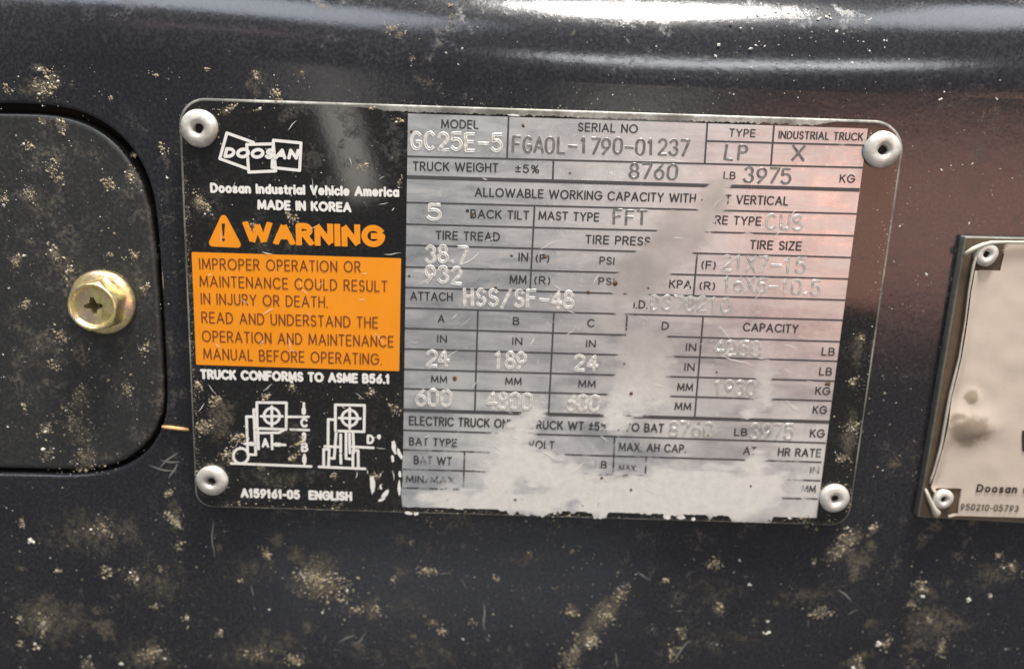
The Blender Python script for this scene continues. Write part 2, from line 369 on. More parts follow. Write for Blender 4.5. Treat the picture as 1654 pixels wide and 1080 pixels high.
# ------------------------------------------------------------------ bolt
def disc_rings(cx, cz, prof, seg=48, tilt=None):
    """lathe about the y axis: prof = (radius, y)"""
    return [[(cx + r * math.cos(2 * math.pi * i / seg), y, cz - r * math.sin(2 * math.pi * i / seg)) for i in range(seg)] for r, y in prof]
bc = P(168, 487, YC); R_FL = 0.0066
bolt = empty('flange_bolt', 'yellow zinc flange bolt with cross recess standing on the black access cover', 'bolt', (bc.x, YC, bc.z))
b_off = Vector(bolt.location)
fl = MB(); loft(fl, disc_rings(bc.x, bc.z, [(R_FL - .0003, YC - .00002), (R_FL, YC - .0003), (R_FL, YC - .0009), (R_FL - .0003, YC - .0012), (0.0056, YC - .0016), (0.0046, YC - .0019), (0.001, YC - .0019)], 64))
o = fl.build('flange', M_ZINC, bolt, True); local(o, b_off)
HH = 0.0056; hd = MB()
def hexr(r, k, seg=72):                                # hexagon blended to a circle by k
    out = []
    for i in range(seg):
        a = 2 * math.pi * i / seg; aa = (a + .3) % (math.pi / 3) - math.pi / 6
        out.append(r * ((1 - k) + k * math.cos(math.pi / 6) / math.cos(aa) / .95))
    return out
rings = []
for r, y, k in [(0.0054, -.0016, 1), (0.00535, -.0028, 1), (0.0053, -.0040, 1), (0.00518, -.0047, .8), (0.0050, -.0052, .4), (0.0048, -.00548, 0.1), (0.00455, -HH, 0), (0.0043, -.00558, 0), (0.00405, -.0054, 0), (0.0039, -.0050, 0), (0.0037, -.0048, 0)]:
    rr = hexr(r, k); rings.append([(bc.x + rr[i] * math.cos(2 * math.pi * i / 72), YC + y, bc.z - rr[i] * math.sin(2 * math.pi * i / 72)) for i in range(72)])
loft(hd, rings); o = hd.build('hex_head', M_ZINC, bolt, True); local(o, b_off)
# recessed face with the cross cut into it
cr = []; a, l = .00048, .00185
for k in range(4):
    t = k * math.pi / 2 + .08; ux, uz = math.cos(t), math.sin(t); vx, vz = -uz, ux
    cr += [(bc.x + ux * a * 1.5 - vx * a * 1.5, bc.z + uz * a * 1.5 - vz * a * 1.5), (bc.x + ux * l - vx * a * .75, bc.z + uz * l - vz * a * .75), (bc.x + ux * l + vx * a * .75, bc.z + uz * l + vz * a * .75)]
face = [(bc.x + .0037 * math.cos(2 * math.pi * i / 72), bc.z - .0037 * math.sin(2 * math.pi * i / 72)) for i in range(72)]
bm = fill_loops([face, cr], YC - .0048)
o = bm_obj('recess_face', bm, M_ZINC, bolt); local(o, b_off)
cw = MB(); loft(cw, [[(x, YC - .0048, z) for x, z in cr], [(bc.x + (x - bc.x) * .75, YC - .0040, bc.z + (z - bc.z) * .75) for x, z in cr], [(bc.x + (x - bc.x) * .3, YC - .0024, bc.z + (z - bc.z) * .3) for x, z in cr]])
cw.add([(bc.x + (x - bc.x) * .3, YC - .0024, bc.z + (z - bc.z) * .3) for x, z in cr], [tuple(range(len(cr)))])
o = cw.build('cross_slot', simple('slot_brown', (0.24, 0.19, 0.10), .55, .5), bolt); local(o, b_off)  # slot in a darker olive brown than the head

# ------------------------------------------------------------------ text
# single-stroke font of the stamped figures (unit cell 0..0.62 x 0..1)
def arc(cx, cy, rx, ry, a0, a1, n=10):
    return [(cx + rx * math.cos(math.radians(a0 + (a1 - a0) * i / n)), cy + ry * math.sin(math.radians(a0 + (a1 - a0) * i / n))) for i in range(n + 1)]
SF = {
 '0': [arc(.31, .69, .29, .31, 0, 180) + arc(.31, .31, .29, .31, 180, 360) + [(.60, .69)]],
 '1': [[(.14, .80), (.31, 1), (.31, 0)]],
 '2': [arc(.31, .71, .27, .29, 165, -30) + [(.03, 0), (.60, 0)]],
 '3': [arc(.29, .75, .25, .25, 160, -90) + arc(.29, .26, .30, .26, 90, -160)],
 '4': [[(.44, 0), (.44, 1), (.02, .30), (.62, .30)]],
 '5': [[(.55, 1), (.10, 1), (.06, .56)] + arc(.29, .33, .31, .33, 125, -150)],
 '6': [[(.50, 1), (.10, .48)] + arc(.31, .31, .28, .31, 150, -210, 16)],
 '7': [[(.02, 1), (.60, 1), (.20, 0)]],
 '8': [arc(.31, .76, .23, .24, -90, 270, 16), arc(.31, .26, .29, .26, 90, 450, 16)],
 '9': [arc(.31, .69, .28, .31, -30, 330, 16) + [(.12, 0)]],
 'G': [arc(.33, .5, .31, .5, 45, 320, 16) + [(.60, .45), (.36, .45)]],
 'C': [arc(.33, .5, .31, .5, 48, 312, 16)], 'E': [[(.56, 1), (.06, 1), (.06, 0), (.56, 0)], [(.06, .53), (.48, .53)]],
 'F': [[(.56, 1), (.06, 1), (.06, 0)], [(.06, .53), (.48, .53)]], 'A': [[(.0, 0), (.31, 1), (.62, 0)], [(.10, .32), (.52, .32)]],
 'L': [[(.08, 1), (.08, 0), (.56, 0)]], 'P': [[(.08, 0), (.08, 1), (.32, 1)] + arc(.32, .75, .26, .25, 90, -90) + [(.08, .5)]],
 'X': [[(.02, 1), (.60, 0)], [(.60, 1), (.02, 0)]], 'T': [[(.0, 1), (.62, 1)], [(.31, 1), (.31, 0)]],
 'U': [[(.04, 1), (.04, .3)] + arc(.31, .3, .27, .3, 180, 360) + [(.58, 1)]], 'H': [[(.05, 1), (.05, 0)], [(.57, 1), (.57, 0)], [(.05, .52), (.57, .52)]],
 'S': [arc(.31, .755, .24, .245, 30, 270) + arc(.31, .255, .27, .255, 90, -150)], 'D': [[(.07, 0), (.07, 1), (.26, 1)] + arc(.26, .5, .33, .5, 90, -90) + [(.07, 0)]],
 '/': [[(.04, -.08), (.58, 1.04)]], '-': [[(.04, .45), (.58, .45)]], '.': [[(.14, .02), (.17, .03)]]}

# stroke alphabet of the printed lettering: (width, strokes) with capitals one unit high
def _o(cx=.40, r=.40): return arc(cx, .5, r, .5, 0, 360, 20)
def lo(cx, r=.26): return arc(cx, .34, r, .34, 0, 360, 16)
PF = {
 'A': (.74, [[(0, 0), (.37, 1), (.74, 0)], [(.14, .33), (.60, .33)]]), 'B': (.56, [[(.0, 0), (0, 1), (.28, 1)] + arc(.28, .76, .22, .24, 90, -90) + [(0, .52)], [(.28, .52)] + arc(.30, .26, .26, .26, 90, -90) + [(0, 0)]]),
 'C': (.74, [arc(.42, .5, .42, .5, 42, 318, 18)]), 'D': (.66, [[(0, 0), (0, 1), (.22, 1)] + arc(.22, .5, .44, .5, 90, -90, 14) + [(0, 0)]]),
 'E': (.50, [[(.50, 1), (0, 1), (0, 0), (.50, 0)], [(0, .52), (.46, .52)]]), 'F': (.48, [[(.48, 1), (0, 1), (0, 0)], [(0, .52), (.42, .52)]]),
 'G': (.82, [arc(.43, .5, .43, .5, 40, 360, 18) + [(.46, .5)]]), 'H': (.60, [[(0, 0), (0, 1)], [(.60, 0), (.60, 1)], [(0, .52), (.60, .52)]]), 'I': (.0, [[(0, 0), (0, 1)]]),
 'J': (.42, [[(.42, 1), (.42, .25)] + arc(.20, .22, .22, .22, 0, -170)]), 'K': (.60, [[(0, 0), (0, 1)], [(.56, 1), (.02, .42)], [(.20, .60), (.60, 0)]]), 'L': (.44, [[(0, 1), (0, 0), (.44, 0)]]),
 'M': (.82, [[(0, 0), (0.06, 1), (.41, .12), (.76, 1), (.82, 0)]]), 'N': (.62, [[(0, 0), (0, 1), (.62, 0), (.62, 1)]]), 'O': (.88, [arc(.44, .5, .44, .5, 0, 360, 22)]),
 'P': (.52, [[(0, 0), (0, 1), (.26, 1)] + arc(.26, .73, .26, .27, 90, -90) + [(0, .46)]]), 'R': (.56, [[(0, 0), (0, 1), (.28, 1)] + arc(.28, .75, .25, .25, 90, -90) + [(0, .5)], [(.26, .5), (.56, 0)]]),
 'S': (.50, [arc(.25, .75, .23, .25, 25, 270) + arc(.25, .25, .25, .25, 90, -155)]), 'T': (.54, [[(0, 1), (.54, 1)], [(.27, 1), (.27, 0)]]), 'U': (.58, [[(0, 1), (0, .29)] + arc(.29, .29, .29, .29, 180, 360) + [(.58, 1)]]),
 'V': (.66, [[(0, 1), (.33, 0), (.66, 1)]]), 'W': (1.10, [[(0, 1), (.28, 0), (.55, .95), (.82, 0), (1.10, 1)]]), 'X': (.62, [[(0, 0), (.62, 1)], [(0, 1), (.62, 0)]]), 'Y': (.62, [[(0, 1), (.31, .45), (.62, 1)], [(.31, .45), (.31, 0)]]),
 'Z': (.54, [[(.02, 1), (.54, 1), (0, 0), (.54, 0)]]), '(': (.14, [arc(.34, .45, .34, .62, 130, 230)]), ')': (.14, [arc(-.20, .45, .34, .62, 50, -50)]), '.': (.02, [[(0, 0), (.02, 0)]]), '/': (.36, [[(0, -.02), (.36, 1.02)]]), '-': (.26, [[(0, .40), (.26, .40)]]),
 chr(177): (.44, [[(.0, .62), (.44, .62)], [(.22, .36), (.22, .90)], [(0, .10), (.44, .10)]]), '%': (.72, [arc(.15, .78, .15, .22, 0, 360), arc(.57, .22, .15, .22, 0, 360), [(.12, 0), (.60, 1)]]), chr(176): (.26, [arc(.13, .87, .13, .13, 0, 360)]),
 'o': (.52, [lo(.26)]), 's': (.38, [arc(.19, .515, .17, .165, 25, 270) + arc(.19, .175, .19, .175, 90, -155)]), 'a': (.50, [lo(.24, .24), [(.50, .68), (.50, 0)]]), 'n': (.44, [[(0, 0), (0, .68)], [(0, .42)] + arc(.22, .44, .22, .24, 180, 0) + [(.44, 0)]]),
 'd': (.50, [lo(.25, .25), [(.50, 1), (.50, 0)]]), 'u': (.44, [[(0, .68), (0, .24)] + arc(.22, .24, .22, .24, 180, 360) + [(.44, .24)], [(.44, .68), (.44, 0)]]), 't': (.26, [[(.12, .92), (.12, .1), (.24, 0)], [(0, .66), (.26, .66)]]), 'r': (.26, [[(0, 0), (0, .68)], [(0, .44)] + arc(.22, .44, .22, .24, 180, 80)]),
 'i': (0, [[(0, 0), (0, .68)], [(0, .98), (0, 1.0)]]), 'l': (0, [[(0, 0), (0, 1)]]), 'e': (.52, [[(.02, .36), (.50, .36)] + arc(.26, .34, .25, .34, 5, 315, 14)]), 'h': (.44, [[(0, 0), (0, 1)], [(0, .42)] + arc(.22, .44, .22, .24, 180, 0) + [(.44, 0)]]),
 'c': (.44, [arc(.26, .34, .26, .34, 45, 315, 12)]), 'm': (.74, [[(0, 0), (0, .68)], [(0, .44)] + arc(.185, .46, .185, .22, 180, 0) + [(.37, 0)], [(.37, .44)] + arc(.555, .46, .185, .22, 180, 0) + [(.74, 0)]]), ' ': (.22, [])}
for _c in '0123456789':
    PF[_c] = (.56 if _c != '1' else .26, [[(x * .9 - (.12 if _c == '1' else 0), y) for x, y in st] for st in SF[_c]])
def write(name, body, x0, y0, x1, y1, cap, mat, parent, y=-0.00012, wt=.13, shear=0.0, off_root=None, gap=.20, base=0.0, block=False):
    """a line of print from baseline pixel (x0,y0) to (x1,y1), capitals cap pixels high, strokes wt of the cap height"""
    A = P(x0, y0, base); B = P(x1, y1, base); ux = (B - A); wid = ux.length; ux = ux / wid; uz = Vector((-ux.z, 0, ux.x))
    hh = (P((x0 + x1) / 2, (y0 + y1) / 2 - cap, base) - P((x0 + x1) / 2, (y0 + y1) / 2, base)).length
    cur = 0; place = []
    for ch in body:
        w_, st = PF[ch]; place.append((cur, st)); cur += w_ + wt + gap
    tot = cur - wt - gap; sx = (wid - wt * hh) / tot
    def cv(px, pz): return (wt * hh / 2 + px * sx + shear * pz * hh * .8, (wt / 2 + pz * (1 - wt)) * hh)
    mb = MB(); hw = wt * hh / 2; k = 0
    for cx_, st in place:
        for pts in st:
            q = [Vector(cv(cx_ + p[0], p[1])) for p in pts]; n = len(q)
            for i in range(n - 1):
                a = q[i]; b = q[i + 1]; t = b - a
                if t.length < 1e-9: t = Vector((1e-6, 0))
                t.normalize(); nn = Vector((-t.y, t.x)); an = math.atan2(t.y, t.x); k += 1; yy = y - .0000004 * (k % 89)
                if block and (i == 0 or i == n - 2):
                    e0 = a - t * (hw if i == 0 else 0); e1 = b + t * (hw if i == n - 2 else 0); poly = [e1 - nn * hw, e1 + nn * hw, e0 + nn * hw, e0 - nn * hw]
                elif block and n < 7: poly = [b + t * hw * .3 - nn * hw, b + t * hw * .3 + nn * hw, a - t * hw * .3 + nn * hw, a - t * hw * .3 - nn * hw]
                else:
                    m = 6; poly = [b + Vector((math.cos(an + math.pi * (j / m - .5)), math.sin(an + math.pi * (j / m - .5)))) * hw for j in range(m + 1)] + [a + Vector((math.cos(an + math.pi * (j / m + .5)), math.sin(an + math.pi * (j / m + .5)))) * hw for j in range(m + 1)]
                if block:                                # cut flat at the baseline and the cap line
                    for lim, sg in ((0.0, 1), (hh, -1)):
                        out = []
                        for j in range(len(poly)):
                            u, v = poly[j - 1], poly[j]; du, dv = (u.y - lim) * sg, (v.y - lim) * sg
                            if (du >= 0) != (dv >= 0): out.append(u.lerp(v, du / (du - dv)))
                            if dv >= 0: out.append(v)
                        poly = out
                    if len(poly) < 3: continue
                w3 = [A + ux * p.x + uz * p.y for p in poly]
                mb.add([(p.x, yy, p.z) for p in w3], [tuple(range(len(w3)))])
    o = mb.build(name, mat, parent)
    if off_root: local(o, off_root)
    return o

def stamp(body, x0, y0, x1, y1, cap, mat, parent, wd=0.00021):
    """figures punched into the metal: a groove between two raised burrs along every stroke"""
    wid = {'.': .30, '1': .62}; adv = [wid.get(c, .62) + .22 for c in body]; tot = sum(adv) - .22
    A = P(x0, y0); B = P(x1, y1); ux = B - A; W_ = ux.length; ux /= W_; uz = Vector((-ux.z, 0, ux.x))
    hh = (P((x0 + x1) / 2, (y0 + y1) / 2 - cap) - P((x0 + x1) / 2, (y0 + y1) / 2)).length
    mb = MB(); cur = 0.0; y0_ = -0.00009
    prof = [(-1.5, 0), (-1.0, .75), (-.62, .85), (-.25, .15), (.25, .15), (.62, .85), (1.0, .75), (1.5, 0)]
    for ch, ad in zip(body, adv):
        jx, jz, jt = random.gauss(0, .015), random.gauss(0, .018), random.gauss(0, .035)
        for st in SF[ch]:
            pts = [A + ux * ((cur + p[0] + jx + jt * p[1]) / tot * W_) + uz * ((p[1] + jz - jt * p[0]) * hh) for p in st]
            fine_ = [pts[0]]
            for p0, p1 in zip(pts, pts[1:]):
                kk = max(1, int((p1 - p0).length / .00025))
                for q_ in range(1, kk + 1): fine_.append(p0.lerp(p1, q_ / kk))
            pts = fine_; n = len(pts); rows = []
            for i in range(n):
                t = (pts[min(n - 1, i + 1)] - pts[max(0, i - 1)]).normalized(); nn = Vector((-t.z, 0, t.x))
                e = pts[i] + t * (wd if i == n - 1 else (-wd if i == 0 else 0))
                rows.append([e + nn * (wd * u) + Vector((0, y0_ - (0.00013 * (.16 + 1.1 * max(0, .48 + 1.05 * mnoise.noise(Vector((e.x * 1900, .5, e.z * 1900)))))) * h - (0.00001 if 0 < h else 0), 0)) for u, h in prof])
            vs = [v for r in rows for v in r]; m_ = len(prof)
            fs = [(i * m_ + k, i * m_ + k + 1, (i + 1) * m_ + k + 1, (i + 1) * m_ + k) for i in range(n - 1) for k in range(m_ - 1)]
            mb.add(vs, fs)
        cur += ad
    return mb.build('stamped_figure', mat, parent, True)

def stroke(mb, pts, wpx, y, closed=False, cap=True, conv=P):
    """flat printed line through pixel points, wpx pixels wide, with round ends"""
    q = [conv(*p) for p in pts]; hw = wpx * 0.000124 / 2; n = len(q)
    for i in range(n if closed else n - 1):
        a = q[i]; b = q[(i + 1) % n]; t = (b - a)
        if t.length < 1e-7: continue
        t.normalize(); nn = Vector((-t.z, 0, t.x)); yy = y - 0.0000004 * (len(mb.f) % 89)
        a2 = []; base = math.atan2(t.z, t.x)
        for k in range(9): a2.append(b + Vector((math.cos(base - math.pi / 2 + math.pi * k / 8), 0, math.sin(base - math.pi / 2 + math.pi * k / 8))) * hw)
        for k in range(9): a2.append(a + Vector((math.cos(base + math.pi / 2 + math.pi * k / 8), 0, math.sin(base + math.pi / 2 + math.pi * k / 8))) * hw)
        if not cap: a2 = [b - nn * hw, b + nn * hw, a + nn * hw, a - nn * hw]
        mb.add([(p.x, yy, p.z) for p in a2], [tuple(range(len(a2)))])

# ------------------------------------------------------------------ data plate
plate = empty('data_plate', 'black and silver forklift data plate with orange warning block and worn table', 'data plate', (0, 0, -0.042))
p_off = Vector(plate.location)
PL = px_poly([(287, 157), (1466, 196), (1370.5, 849), (316, 818)])
body = round_poly(PL, [.0052, .0062, .004, .0035], 12)
sl = MB(); cw_ = body                                   # clockwise seen by the viewer -> outward is left
loft(sl, [[(x, y, z) for x, z in offset_loop(cw_, d)] for d, y in [(-.00040, 0), (-.00018, .00003), (-.00004, .00014), (0, .00035), (0, .0011)]])
bm = fill_loops([offset_loop(cw_, -.00040)], 0)
fo = bm_obj('plate_body', bm, M_EDGE, plate); local(fo, p_off)
o = sl.build('plate_edge', M_EDGE, plate, True); local(o, p_off)
sp = MB(); loft(sp, [[(x, y, z) for x, z in offset_loop(cw_, -.0012)] for y in (.0011, YP)])
o = sp.build('backing', M_HOLE, plate); local(o, p_off)
# black print: follows the rim, chipped away along the middle of the top edge
blk = []
inner = offset_loop(cw_, -.00052)
low_in = offset_loop(cw_, -.00036)
for (x, z), (x2, z2) in zip(inner, low_in): blk.append((x, z) if z > -.034 else (x2, z2))
def densify(lp, step):
    out = []
    for i in range(len(lp)):
        a = Vector(lp[i]); b = Vector(lp[(i + 1) % len(lp)]); k = max(1, int((b - a).length / step))
        for j in range(k): out.append(tuple(a.lerp(b, j / k)))
    return out
blk = densify(blk, .00022); xa, xb = P(560, 166).x, P(1350, 192).x; ztop = P(900, 180).z - .0008
def chip(x, z):
    if z > P(900, 205).z + (x - 0) * 0.0 and xa < x < xb:
        t = min(1, (x - xa) / .008, (xb - x) / .004)
        nn = mnoise.noise(Vector((x * 900, 3.1, 0))) * .5 + mnoise.noise(Vector((x * 2600, 1.7, 0))) * .5
        return (x, z - max(0, (.00075 + nn * .00055)) * t)
    nn = mnoise.noise(Vector((x * 1500, z * 1500, 7)))
    return (x - (x * .0) , z - max(0, nn - .35) * .0004 * (1 if z > 0 else -1))
blk = [chip(x, z) for x, z in blk]
o = bm_obj('black_print', fill_loops([blk], -.00004), M_BLACK, plate); local(o, p_off)

# --- left column
def W(*a, **k): k.setdefault('off_root', p_off); return write(*a, **k)
LB = dict(y=-.00009, wt=.25, gap=.08)
W('maker_name', 'Doosan Industrial Vehicle America', 340, 311.5, 645, 318.5, 16.5, M_WHITE, plate, **LB)
W('origin_text', 'MADE IN KOREA', 416, 338.6, 568, 343, 16.5, M_WHITE, plate, **LB)
wt = W('warning_title', 'WARNING', 394, 393.5, 621, 399.5, 36, M_ORANGE, plate, y=-.00009, wt=.265, gap=.075, block=True)
# warning triangle
tri = round_poly(px_poly([(361, 340), (393, 400.5), (334.5, 397.5)]), .0007, 8)
sym = bm_obj('warning_symbol', fill_loops([tri], -.00009), M_ORANGE, plate); local(sym, p_off)
ex = MB(); ex.add([(P(x, y).x, -.00012, P(x, y).z) for x, y in ((358.3, 361), (363.8, 361), (362.2, 381), (360.2, 381))], [(0, 1, 2, 3)])
ex.add([(P(361.2 + 2.4 * math.cos(t), 386.8 + 2.4 * math.sin(t)).x, -.00012, P(361.2 + 2.4 * math.cos(t), 386.8 + 2.4 * math.sin(t)).z) for t in [i * math.pi / 6 for i in range(12)]], [tuple(range(12))])
o = ex.build('exclamation_mark', M_GLYPHK, sym)
# orange block
ob = round_poly(px_poly([(309.7, 406.8), (648, 417), (645, 599), (317, 588.5)]), .00022, 4)
blkO = bm_obj('warning_block', fill_loops([densify(ob, .004)], -.00008), M_ORANGE, plate); local(blkO, p_off)
for t, x0, y0, x1, y1 in (('IMPROPER OPERATION OR', 322.5, 435, 583, 440), ('MAINTENANCE COULD RESULT', 323, 463, 626, 471.5), ('IN INJURY OR DEATH.', 325, 491, 530, 497),
                          ('READ AND UNDERSTAND THE', 326, 521.3, 611, 530), ('OPERATION AND MAINTENANCE', 327, 551.5, 636, 560.5), ('MANUAL BEFORE OPERATING.', 329, 580, 617, 589)):
    write('warning_line', t, x0, y0, x1, y1, 18.5, M_BROWN, blkO, y=-.00012, wt=.105, gap=.20)
W('standard_text', 'TRUCK CONFORMS TO ASME B56.1', 324, 612, 630, 620, 16.5, M_WHITE, plate, **LB)
W('form_number', 'A159161-05  ENGLISH', 389, 803, 569, 808.5, 15.5, M_WHITE, plate, **LB)

# --- emblem: three overlapping tilted frames with slanted lettering
em = empty('emblem'); em.parent = plate; local(em, p_off)
def E_(x, y): return (340 + x / 9.19, 200 + y / 9.19)
for k, q in enumerate(([(640, 278), (245, 137), (140, 518), (535, 662)], [(540, 308), (935, 298), (970, 700), (570, 718)], [(937, 245), (1345, 285), (1325, 692), (915, 648)])):
    mb = MB(); stroke(mb, [E_(*p) for p in q], 4.6, -.00009 - .00001 * k, closed=(k > 0)); mb.build('emblem_frame', M_WHITE, em)
write('emblem_lettering', 'DOOSAN', *E_(195, 507), *E_(1300, 535), 17.5, M_WHITE, em, y=-.000125, wt=.31, gap=.04, shear=.25)

# --- load diagram
dg_ = empty('load_diagram'); dg_.parent = plate; local(dg_, p_off)
def D_(x, y): return (360 + x / 5.4, 630 + y / 5.4)
def ringpts(cx, cy, r, n=28): return [(cx + r * math.cos(2 * math.pi * i / n), cy + r * math.sin(2 * math.pi * i / n)) for i in range(n)]
def dia(name, strokes, wd=4.6):
    mb = MB()
    for pts, closed in strokes: stroke(mb, [D_(*p) for p in pts], wd, -.00009, closed)
    return mb.build(name, M_WHITE, dg_)
dia('truck_outline', [([(270, 228), (207, 228), (218, 558), (288, 560), (270, 168), (292, 168)], False), ([(305, 345), (312, 510)], False), (ringpts(158, 570, 66), True), ([(75, 635), (770, 662)], False),
                      ([(290, 370), (490, 368), (532, 345)], False)])
dia('load_outline', [([(297, 105), (555, 108), (553, 340), (300, 330)], True), (ringpts(428, 222, 68), True), ([(335, 225), (520, 225)], False), ([(428, 140), (428, 310)], False)])
dia('dimension_line', [([(560, 230), (748, 230)], False), ([(592, 340), (750, 345)], False), ([(707, 112), (707, 200)], False), ([(708, 372), (708, 440)], False), ([(712, 560), (712, 640)], False),
                       ([(190, 465), (290, 465)], False), ([(428, 375), (431, 510)], False), ([(450, 470), (545, 475)], False)], 4.3)
dia('arrowhead', [([(706, 165), (706, 195)], False), ([(708, 380), (708, 415)], False), ([(712, 585), (712, 618)], False), ([(240, 465), (275, 466)], False), ([(462, 471), (495, 472)], False)], 7.2)
for ch, x, y in (('A', 340, 497), ('C', 677, 322), ('B', 682, 535), ('D', 1255, 466)):
    a_ = D_(x, y); write('dimension_letter', ch, a_[0], a_[1], a_[0] + 12.2, a_[1] + .4, 15.5, M_WHITE, dg_, y=-.000125, wt=.24)
dia('mast_outline', [([(975, 255), (920, 252), (918, 500)], False), ([(990, 350), (972, 592), (945, 590)], False), ([(1028, 385), (1028, 535)], False), ([(1028, 560), (1030, 635)], False),
                     ([(1075, 370), (1075, 592), (1115, 597)], False), ([(1105, 380), (1108, 545)], False), ([(1136, 375), (1142, 540)], False), ([(890, 487), (1025, 492)], False), ([(1130, 490), (1312, 500)], False),
                     ([(880, 660), (880, 512), (928, 512), (922, 660)], False), ([(1135, 530), (1135, 660)], False), ([(1182, 665), (1180, 522), (1140, 520)], False), ([(840, 665), (1240, 682)], False)])
dia('load_front', [([(982, 125), (1236, 130), (1232, 360), (982, 352)], True), (ringpts(1107, 240, 68), True), ([(1015, 240), (1200, 245)], False), ([(1107, 155), (1107, 330)], False)])

# --- table
tb = []
tl, trr, brr, bll = (659, 183.5), (1401.5, 208), (1318.5, 835.5), (650, 817.5)
tb.append(tl); tb.append(trr); tb.append(brr)
nb = 240
for i in range(1, nb):                                   # the bottom edge is chipped through to bare metal in places
    t = i / nb; x = brr[0] + (bll[0] - brr[0]) * t; y = brr[1] + (bll[1] - brr[1]) * t
    n1_ = mnoise.noise(Vector((x * .045, .3, 2))) + .6 * mnoise.noise(Vector((x * .16, 5.3, 2)))
    d = max(0, n1_ + .15) * 15
    if x > 1248 or x < 655: d = 0
    if 1180 < x < 1246: d = 10 + 1.2 * mnoise.noise(Vector((x * .2, 0, 0)))
    if x < 775: d *= .25
    tb.append((x, y + min(11.5, d)))
tb.append(bll)
for i in range(1, 30):
    t = i / 30; x = bll[0] + (659 - 650) * t; y = bll[1] + (183.5 - 817.5) * t
    d = max(0, mnoise.noise(Vector((y * .13, 9, 1))) + .2) * 7 if y > 700 else 0
    tb.append((x - d, y))
table = bm_obj('data_table', fill_loops([px_poly(tb)], -.00008), M_TABLE, plate); local(table, p_off)
chips = MB()
for x, y, a, ln, wd in ((637, 722, 75, 24, 9), (645, 732, 62, 22, 7), (602, 782, 86, 32, 8), (622, 797, -45, 18, 7), (616, 806, -30, 14, 5), (634, 740, 80, 12, 5), (615, 786, 70, 8, 4), (645, 787, 90, 22, 5), (646, 765, 85, 12, 4), (660, 828, 10, 14, 5), (672, 829, -10, 9, 5), (612, 705, 60, 8, 7),
                        (1077, 834, 5, 12, 8), (1120, 838, 0, 7, 6), (1100, 835, 0, 14, 6), (1275, 836, 20, 8, 3), (830, 186, 5, 20, 3)):
    q = []
    for k in range(14):
        t = 2 * math.pi * k / 14; rx = ln / 2 * (1 + .25 * random.uniform(-1, 1)); ry = wd / 2 * (1 + .3 * random.uniform(-1, 1))
        u = rx * math.cos(t); v = ry * math.sin(t); c, s = math.cos(math.radians(a)), math.sin(math.radians(a)); q.append((x + u * c - v * s, y + u * s + v * c))
    chips.add([(p.x, -.000062, p.z) for p in [P(*p) for p in q]], [tuple(range(14))])
o = chips.build('paint_chip', M_WHITE, plate); o['kind'] = 'stuff'; local(o, p_off)

gl = MB(); YL = -.00011
def hl(x0, y0, x1, y1, wd=3.0): stroke(gl, [(x0, y0), (x1, y1)], wd, YL, cap=False)
rows = [(252.7, 1394, 271), (286, 1388, 307), (327, 1386, 345.5), (362, 1379, 381), (395.7, 1376, 416), (431, 1370, 450.5), (464, 1366, 484.6), (497, 1361, 517), (530, 1356, 551.6),
        (563, 1352, 583), (596, 1348, 615), (627, 1344, 647), (661.7, 1339, 681), (694, 1333.8, 714.7), (725.7, 1327, 745.7), (757, 1325, 775.5), (787, 1320, 804.8)]
for i, (yl, xr, yr) in enumerate(rows):
    xl = 659 - (yl - 184) * 9 / 633
    if i == 16:                                          # the last row is open in the middle
        hl(xl, yl, 750, 787 + (yr - yl) * .15); hl(1250, 803.5, xr, yr); continue
    hl(xl, yl, xr, yr, 6.0 if i in (1, 12) else 3.0)
hl(1142, 228, 1398, 235)
for a, b, c, d in ((821.6, 188, 819, 256), (894, 258, 892.7, 292), (1142.4, 199, 1138, 265), (1250, 203, 1245, 267), (863.5, 333, 856, 470), (772, 501, 767, 664), (894.7, 504, 886, 669), (1012.8, 508, 1003, 672),
                   (1135.6, 511, 1121.8, 674), (1126, 409, 1120, 477), (851, 667, 848.5, 731), (992.7, 704, 990, 768), (1044, 737, 1042, 768), (750.5, 728, 748.5, 790)):
    hl(a, b, c, d, 3.0)
gl.build('grid_lines', M_LINE, table)
def heads(lst):
    for t, x0, y0, x1, y1, c in lst: write('printed_heading', t, x0, y0, x1, y1, c, M_INK, table, y=-.00013, wt=.17, gap=.13)
